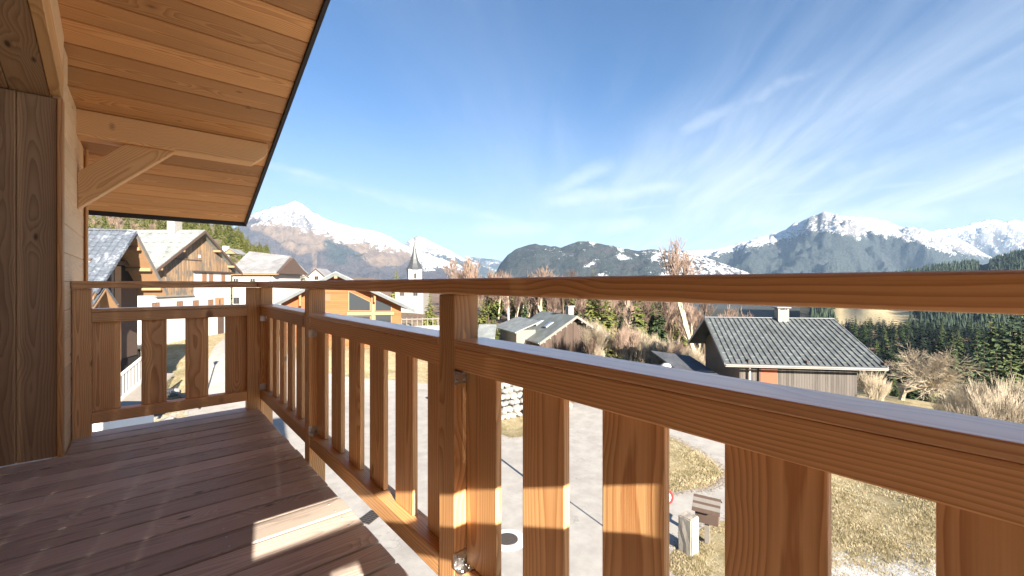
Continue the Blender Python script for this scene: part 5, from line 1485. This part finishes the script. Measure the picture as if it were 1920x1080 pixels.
# boulders beside the house
rb = random.Random(17)
names = {0: 'big grey boulder on the frosty ground below the far end of the balcony'}
for i, (px, py, s) in enumerate([(232, 778, 1.9), (262, 792, 1.5), (300, 772, 1.7), (322, 742, 1.2), (285, 752, 1.1), (250, 756, 1.3), (225, 800, 1.2), (330, 760, 0.8), (312, 795, 0.9), (345, 745, 0.7), (275, 808, 1.0), (240, 735, 0.9)]):
    p = gp(px, py); o = obj('boulder', BLD[i % 5], None, None, (p.x, p.y, p.z + 0.2 * s), (rb.uniform(-.3, .3), rb.uniform(-.3, .3), rb.uniform(0, 6)))
    o.scale = (s, s * rb.uniform(.7, 1), s * rb.uniform(.6, .9)); tag(o, 'grey boulder among the rocks on the frosty ground below the far end of the balcony', 'boulder', 'boulders below the far end of the balcony')
# dry stone retaining wall seen between the middle balusters
def stone_wall(name, label, pts, height, size, mats, rows, seed):
    r = random.Random(seed); a = gp(*pts[0]); b_ = gp(*pts[1]); h = thing(name, ((a.x + b_.x) / 2, (a.y + b_.y) / 2, min(a.z, b_.z)), label, 'wall')
    d = (b_ - a); L = d.length; ax = d.normalized(); bk = ax.cross(UP); bk = bk if bk.dot(F) > 0 else -bk
    n = int(L / (size * 0.85))
    for j in range(rows):
        for i in range(n):
            p = a + ax * ((i + 0.5 * (j % 2) + r.uniform(-.15, .15)) * size * 0.85) + UP * (height * (j + 0.5) / rows) + bk * (j * height / rows * 0.35 + r.uniform(-.1, .1))
            o = obj('stone', r.choice(mats), None, h, p - h.location, (r.uniform(-.5, .5), r.uniform(-.5, .5), r.uniform(0, 6)))
            q = size * r.uniform(0.95, 1.4); o.scale = (q, q, q * r.uniform(.8, 1.05))
    return h
stone_wall('stone_wall', 'boulder retaining wall beyond the road seen beside the middle post', ((880, 800), (1075, 762)), 2.6, 0.52, BLP + BLD[:2], 7, 4)
# rendered garden wall with fence right of the orange chalet
def garden_wall():
    a, b_ = at(752, 622, 47), at(835, 624, 48); h = thing('garden_wall', (a.x, a.y, a.z - 1.8), 'pale stone garden wall with low fence right of the orange chalet', 'wall')
    ax = (b_ - a); ax.z = 0; axn = ax.normalized(); bk = axn.cross(UP); bk = bk if bk.dot(F) > 0 else -bk
    blk('masonry', a - UP * 2.5, ax, bk * 0.5, UP * 3.1, 'stone_pale', h)
    for i in range(9): blk('fence_post', a + ax * (i / 8.5) + UP * .6, axn * 0.08, bk * 0.08, UP * 0.9, 'timber_grey', h)
    blk('fence_rail', a + UP * 1.3, ax, bk * 0.05, UP * 0.1, 'timber_grey', h)
garden_wall()
# wooden ramp with railing at the left, behind the end railing
def ramp():
    t0, t1 = 23.0, 25.5
    A0, A1 = at(215, 712, t0), at(285, 655, t1); B0, B1 = at(215, 760, t0), at(285, 700, t1)
    h = thing('wooden_ramp', (B0.x, B0.y, B0.z - 1.0), 'frosted white wooden ramp railing beyond the balcony end', 'ramp')
    ax = (B1 - B0); hz = Vector((ax.x, ax.y, 0)).normalized(); bk = hz.cross(UP); bk = bk if bk.dot(F) > 0 else -bk
    bar('stringer', B0, B1, 0.28, 0.08, UP, 'render_white', h, 0.0); bar('handrail', A0, A1, 0.10, 0.12, UP, 'render_white', h, 0.0)
    for k in range(12):
        f = (k + 0.5) / 12; bar('baluster', B0.lerp(B1, f), A0.lerp(A1, f), 0.12, 0.03, hz, 'timber_white', h, 0.0)
    solid('walkway', [B0, B1, B1 + bk * 1.3, B0 + bk * 1.3], -UP * 0.08, 'timber_grey', h)
    C0, C1 = at(222, 655, t0 + 4), at(275, 657, t0 + 4)
    bar('back_rail', C0, C1, 0.12, 0.1, UP, 'timber_dark', h, 0.0)
    for k in range(14):
        p = C0.lerp(C1, (k + .5) / 14); bar('back_slat', p, p - UP * 1.3, 0.08, 0.03, hz, 'timber_grey', h, 0.0)
    for p in (B0, B1): bar('leg', p - UP * 2.5, p, 0.14, 0.14, hz, 'timber_grey', h, 0.0)
simple('timber_white', (0.38, 0.37, 0.36), 0.8, 0, 5, 0.15)
ramp()
# white wall corner right below the end of the balcony
def low_wall():
    a = at(140, 783, 11.5); b_ = at(206.5, 783, 11.5); h = thing('low_wall', (a.x, a.y, 0), 'white rendered low wall just below the far end of the balcony', 'wall')
    blk('wall', Vector((a.x, a.y, -.5)), Vector((b_.x - a.x, b_.y - a.y, 0)), FWD * 1.4, UP * (a.z + .5), 'white_render', h)
    blk('coping', Vector((a.x, a.y, a.z)) - FWD * .03, Vector((b_.x - a.x, b_.y - a.y, 0)) * 1.02, FWD * 1.46, UP * 0.05, 'stone_pale', h)
low_wall()
# manhole with its concrete apron, drain grate
def disc(r, h, n=28):
    bm = bmesh.new(); bmesh.ops.create_cone(bm, segments=n, radius1=r, radius2=r * .98, depth=h, cap_ends=True); return bm
def manhole():
    p = gp(952, 1014); h = thing('manhole_cover', (p.x, p.y, 0.035), 'round rusty manhole cover in a pale concrete ring on the road', 'manhole')
    obj('concrete_ring', to_mesh(disc(0.62, 0.02), 'ring'), 'stone_white', h, (0, 0, 0.006))
    c = obj('cover', to_mesh(disc(0.34, 0.02), 'cover'), 'iron', h, (0, 0, 0.022))
    bm = bmesh.new()
    for k in range(-4, 5):
        for q in range(-4, 5):
            if k * k + q * q < 18: bmesh.ops.create_cube(bm, size=1, matrix=Matrix.Translation((k * .066 + (q % 2) * .03, q * .066, 0.014)) @ Matrix.Diagonal((.04, .03, .01, 1)))
    obj('studs', to_mesh(bm, 'studs'), 'iron', c)['kind'] = 'stuff'
simple('stone_white', (0.52, 0.51, 0.50), 0.9, 0, 6, 0.1)
manhole()
def grate():
    p = gp(694, 972); h = thing('drain_grate', (p.x, p.y, 0.035), 'slotted drain grate in the road right below the balcony edge', 'grate', None, 0.5)
    obj('frame', box_mesh(0.8, 0.55, 0.02, 0.0, 1, 'iron'), 'iron', h, (0, 0, 0.01))
    for j in range(3):
        for i in range(7): obj('slot', box_mesh(0.04, 0.13, 0.01, 0.0, 1, 'dark_inside'), 'dark_inside', h, (-0.33 + i * .11, -0.17 + j * .17, 0.021))
grate()
def cyl(name, p, r, h, mat, parent, n=10, r2=None):
    bm = bmesh.new(); bmesh.ops.create_cone(bm, segments=n, radius1=r, radius2=r if r2 is None else r2, depth=h, cap_ends=True, matrix=Matrix.Translation((0, 0, h / 2)))
    return obj(name, to_mesh(bm, name, False), mat, parent, p)
# round road sign
def sign():
    c = at(1246, 931, 12.7); h = thing('road_sign', (c.x, c.y, 0), 'round red and white road sign on a grey pole beside the road', 'sign')
    cyl('pole', (0, 0, -0.1), 0.03, c.z + 0.4, 'galvanised', h)
    face = Vector((0, 0, H0)) - c; face.z = 0; face = (face.normalized() + Vector((-0.2, -0.5, 0))).normalized()
    rot = face.to_track_quat('Z', 'Y').to_euler()
    bm = disc(0.25, 0.012, 32); pl = obj('disc', to_mesh(bm, 'disc'), 'sign_red', h, face * 0.04 + Vector((0, 0, c.z)), rot)
    obj('white_field', to_mesh(disc(0.175, 0.004, 32), 'field'), 'sign_white', pl, (0, 0, 0.009))
sign()
# roofed box on a post and the stone pillar
def box_post():
    b_ = gp(1326, 1018); h = thing('roofed_box', (b_.x, b_.y, 0), 'small brown wooden box with slatted pitched roof on a post', 'box')
    top = at(1326, 976, (b_ - Vector((0, 0, 0))).dot(F)).z
    ax = (Rg * 0.86 - F * 0.5).normalized(); bk = (F * 0.86 + Rg * 0.5).normalized(); 
    P = Vector((b_.x, b_.y, 0))
    blk('post', P - ax * .07 - bk * .07 - UP * .1, ax * 0.14, bk * 0.14, UP * (top + .1), 'timber_grey', h)
    bx = blk('case', P - ax * .34 - bk * .24 + UP * top, ax * 0.68, bk * 0.48, UP * 0.50, 'weathered_brown', h)
    blk('opening', P - ax * .26 - bk * .245 + UP * (top + .06), ax * 0.52, bk * 0.01, UP * 0.3, 'timber_dark', h, bx)
    rz = top + 0.76
    for s in (-1, 1):
        for k in range(5):
            u0, u1 = k / 5, (k + 1.12) / 5
            p0 = P + UP * (rz - u0 * 0.30) + bk * (s * u0 * 0.48); p1 = P + UP * (rz - u1 * 0.30) + bk * (s * u1 * 0.48)
            solid('roof_slat', [p0 - ax * .41, p0 + ax * .41, p1 + ax * .41, p1 - ax * .41], UP * (0.03 + 0.012 * (k % 2)), 'timber_grey' if k % 2 else 'weathered_brown', h)
    for s in (-1, 1): solid('gable', [P + UP * (rz - .03) + ax * (s * .33), P + UP * (top + .4) + ax * (s * .33) - bk * .3, P + UP * (top + .4) + ax * (s * .33) + bk * .3], ax * (s * .02), 'weathered_brown', h)
box_post()
def pillar():
    b_ = gp(1291, 1034); t = b_.dot(F); top = at(1291, 966, t).z
    h = thing('stone_pillar', (b_.x, b_.y, 0), 'pale square stone pillar beside the roofed box', 'pillar')
    ax = (Rg * 0.80 + F * 0.6).normalized(); bk = (F * 0.80 - Rg * 0.6).normalized(); w = 0.46
    bm = bmesh.new(); bmesh.ops.create_cube(bm, size=1.0, matrix=frame(ax, bk).to_4x4() @ Matrix.Diagonal((w, w, top + .1, 1))); bmesh.ops.bevel(bm, geom=list(bm.edges), offset=0.03, segments=2, affect='EDGES')
    bmesh.ops.subdivide_edges(bm, edges=list(bm.edges), cuts=2, use_grid_fill=True)
    for v in bm.verts: v.co += Vector((mn.noise(v.co * 5), mn.noise(v.co * 5 + Vector((9, 0, 0))), mn.noise(v.co * 5 + Vector((0, 9, 0))))) * 0.02
    obj('shaft', to_mesh(bm, 'shaft'), 'stone_cream', h, (0, 0, (top - .1) / 2))
simple('stone_cream', (0.29, 0.265, 0.225), 0.9, 0, 7, 0.18, 0.2, 0.02)
pillar()
# street lamps whose shadows cross the road
def lamp(px, py, hgt, label):
    p = gp(px, py); h = thing('street_lamp', (p.x, p.y, p.z), label, 'lamp', 'street lamps by the road')
    cyl('pole', (0, 0, -.1), 0.06, hgt, 'dark_metal', h, 10, 0.045)
    cyl('lantern', (0, 0, hgt - .1), 0.10, 0.35, 'window_glass', h, 8, 0.17)
    cyl('cap', (0, 0, hgt + .25), 0.24, 0.14, 'dark_metal', h, 8, 0.03)
lamp(374, 768, 5.2, 'dark street lamp behind the end railing, second gap from the corner')
lamp(1022, 925, 3.6, 'dark street lamp behind the second baluster right of the middle post')
# white tank dome left of the annex
def tank():
    c = at(1249, 694, 36); h = thing('water_tank', (c.x, c.y, H0 - 10.2), 'white rounded tank left of the dark annex', 'tank')
    bm = bmesh.new(); bmesh.ops.create_uvsphere(bm, u_segments=20, v_segments=10, radius=0.6)
    zc = c.z - (H0 - 10.2)
    obj('dome', to_mesh(bm, 'dome', True), 'render_white', h, (0, 0, zc))
    cyl('drum', (0, 0, -.3), 0.595, zc + .3, 'render_white', h, 20)
tank()

# loose grit and leaf litter along the edges of the road
def litter():
    r = random.Random(23); v, f = [], []
    edges = [(a, ROADPOLY[(i + 1) % len(ROADPOLY)]) for i, a in enumerate(ROADPOLY)] + [(a, ISLPOLY[(i + 1) % len(ISLPOLY)]) for i, a in enumerate(ISLPOLY)] * 3
    for _ in range(9000):
        a, b_ = r.choice(edges); p = a.lerp(b_, r.random()) + Vector((r.gauss(0, .22), r.gauss(0, .22)))
        if p.length > 45: continue
        z = ground_xy(p.x, p.y) + 0.05; s_ = r.uniform(.008, .03); i = len(v)
        for k in range(3):
            an = k * 2.09 + r.uniform(0, 1); v.append((p.x + math.cos(an) * s_, p.y + math.sin(an) * s_, z))
        v.append((p.x, p.y, z + s_ * r.uniform(.5, 1))); f += [(i, i + 1, i + 3), (i + 1, i + 2, i + 3), (i + 2, i, i + 3)]
    o = obj('grit', pydata('grit', v, f), 'grass_litter'); tag(o, 'loose grit and dead leaves along the road edges', 'grit', None, 'stuff')
simple('grass_litter', (0.17, 0.13, 0.09), 0.9, 0, 3.0, 0.5)
litter()
# ================================================================== HAZE
def haze():
    S = 13500.0; z0, z1 = -260.0, 1350.0
    bm = bmesh.new(); bmesh.ops.create_cube(bm, size=1.0, matrix=Matrix.Translation((0, 0, (z0 + z1) / 2)) @ Matrix.Diagonal((2 * 27500, 2 * 27500, z1 - z0, 1)))
    o = obj('haze', to_mesh(bm, 'haze')); 
    m = bpy.data.materials.new('haze'); m.use_nodes = True; nt = m.node_tree; nt.nodes.clear()
    out = nt.nodes.new('ShaderNodeOutputMaterial'); v = nt.nodes.new('ShaderNodeVolumePrincipled')
    v.inputs['Color'].default_value = (0.45, 0.68, 1.0, 1); v.inputs['Density'].default_value = 3.8e-5; v.inputs['Anisotropy'].default_value = 0.0
    nt.links.new(v.outputs[0], out.inputs['Volume']); o.data.materials.append(m)
    tag(o, 'thin bluish winter haze filling the valley', 'haze', None, 'stuff')
haze()
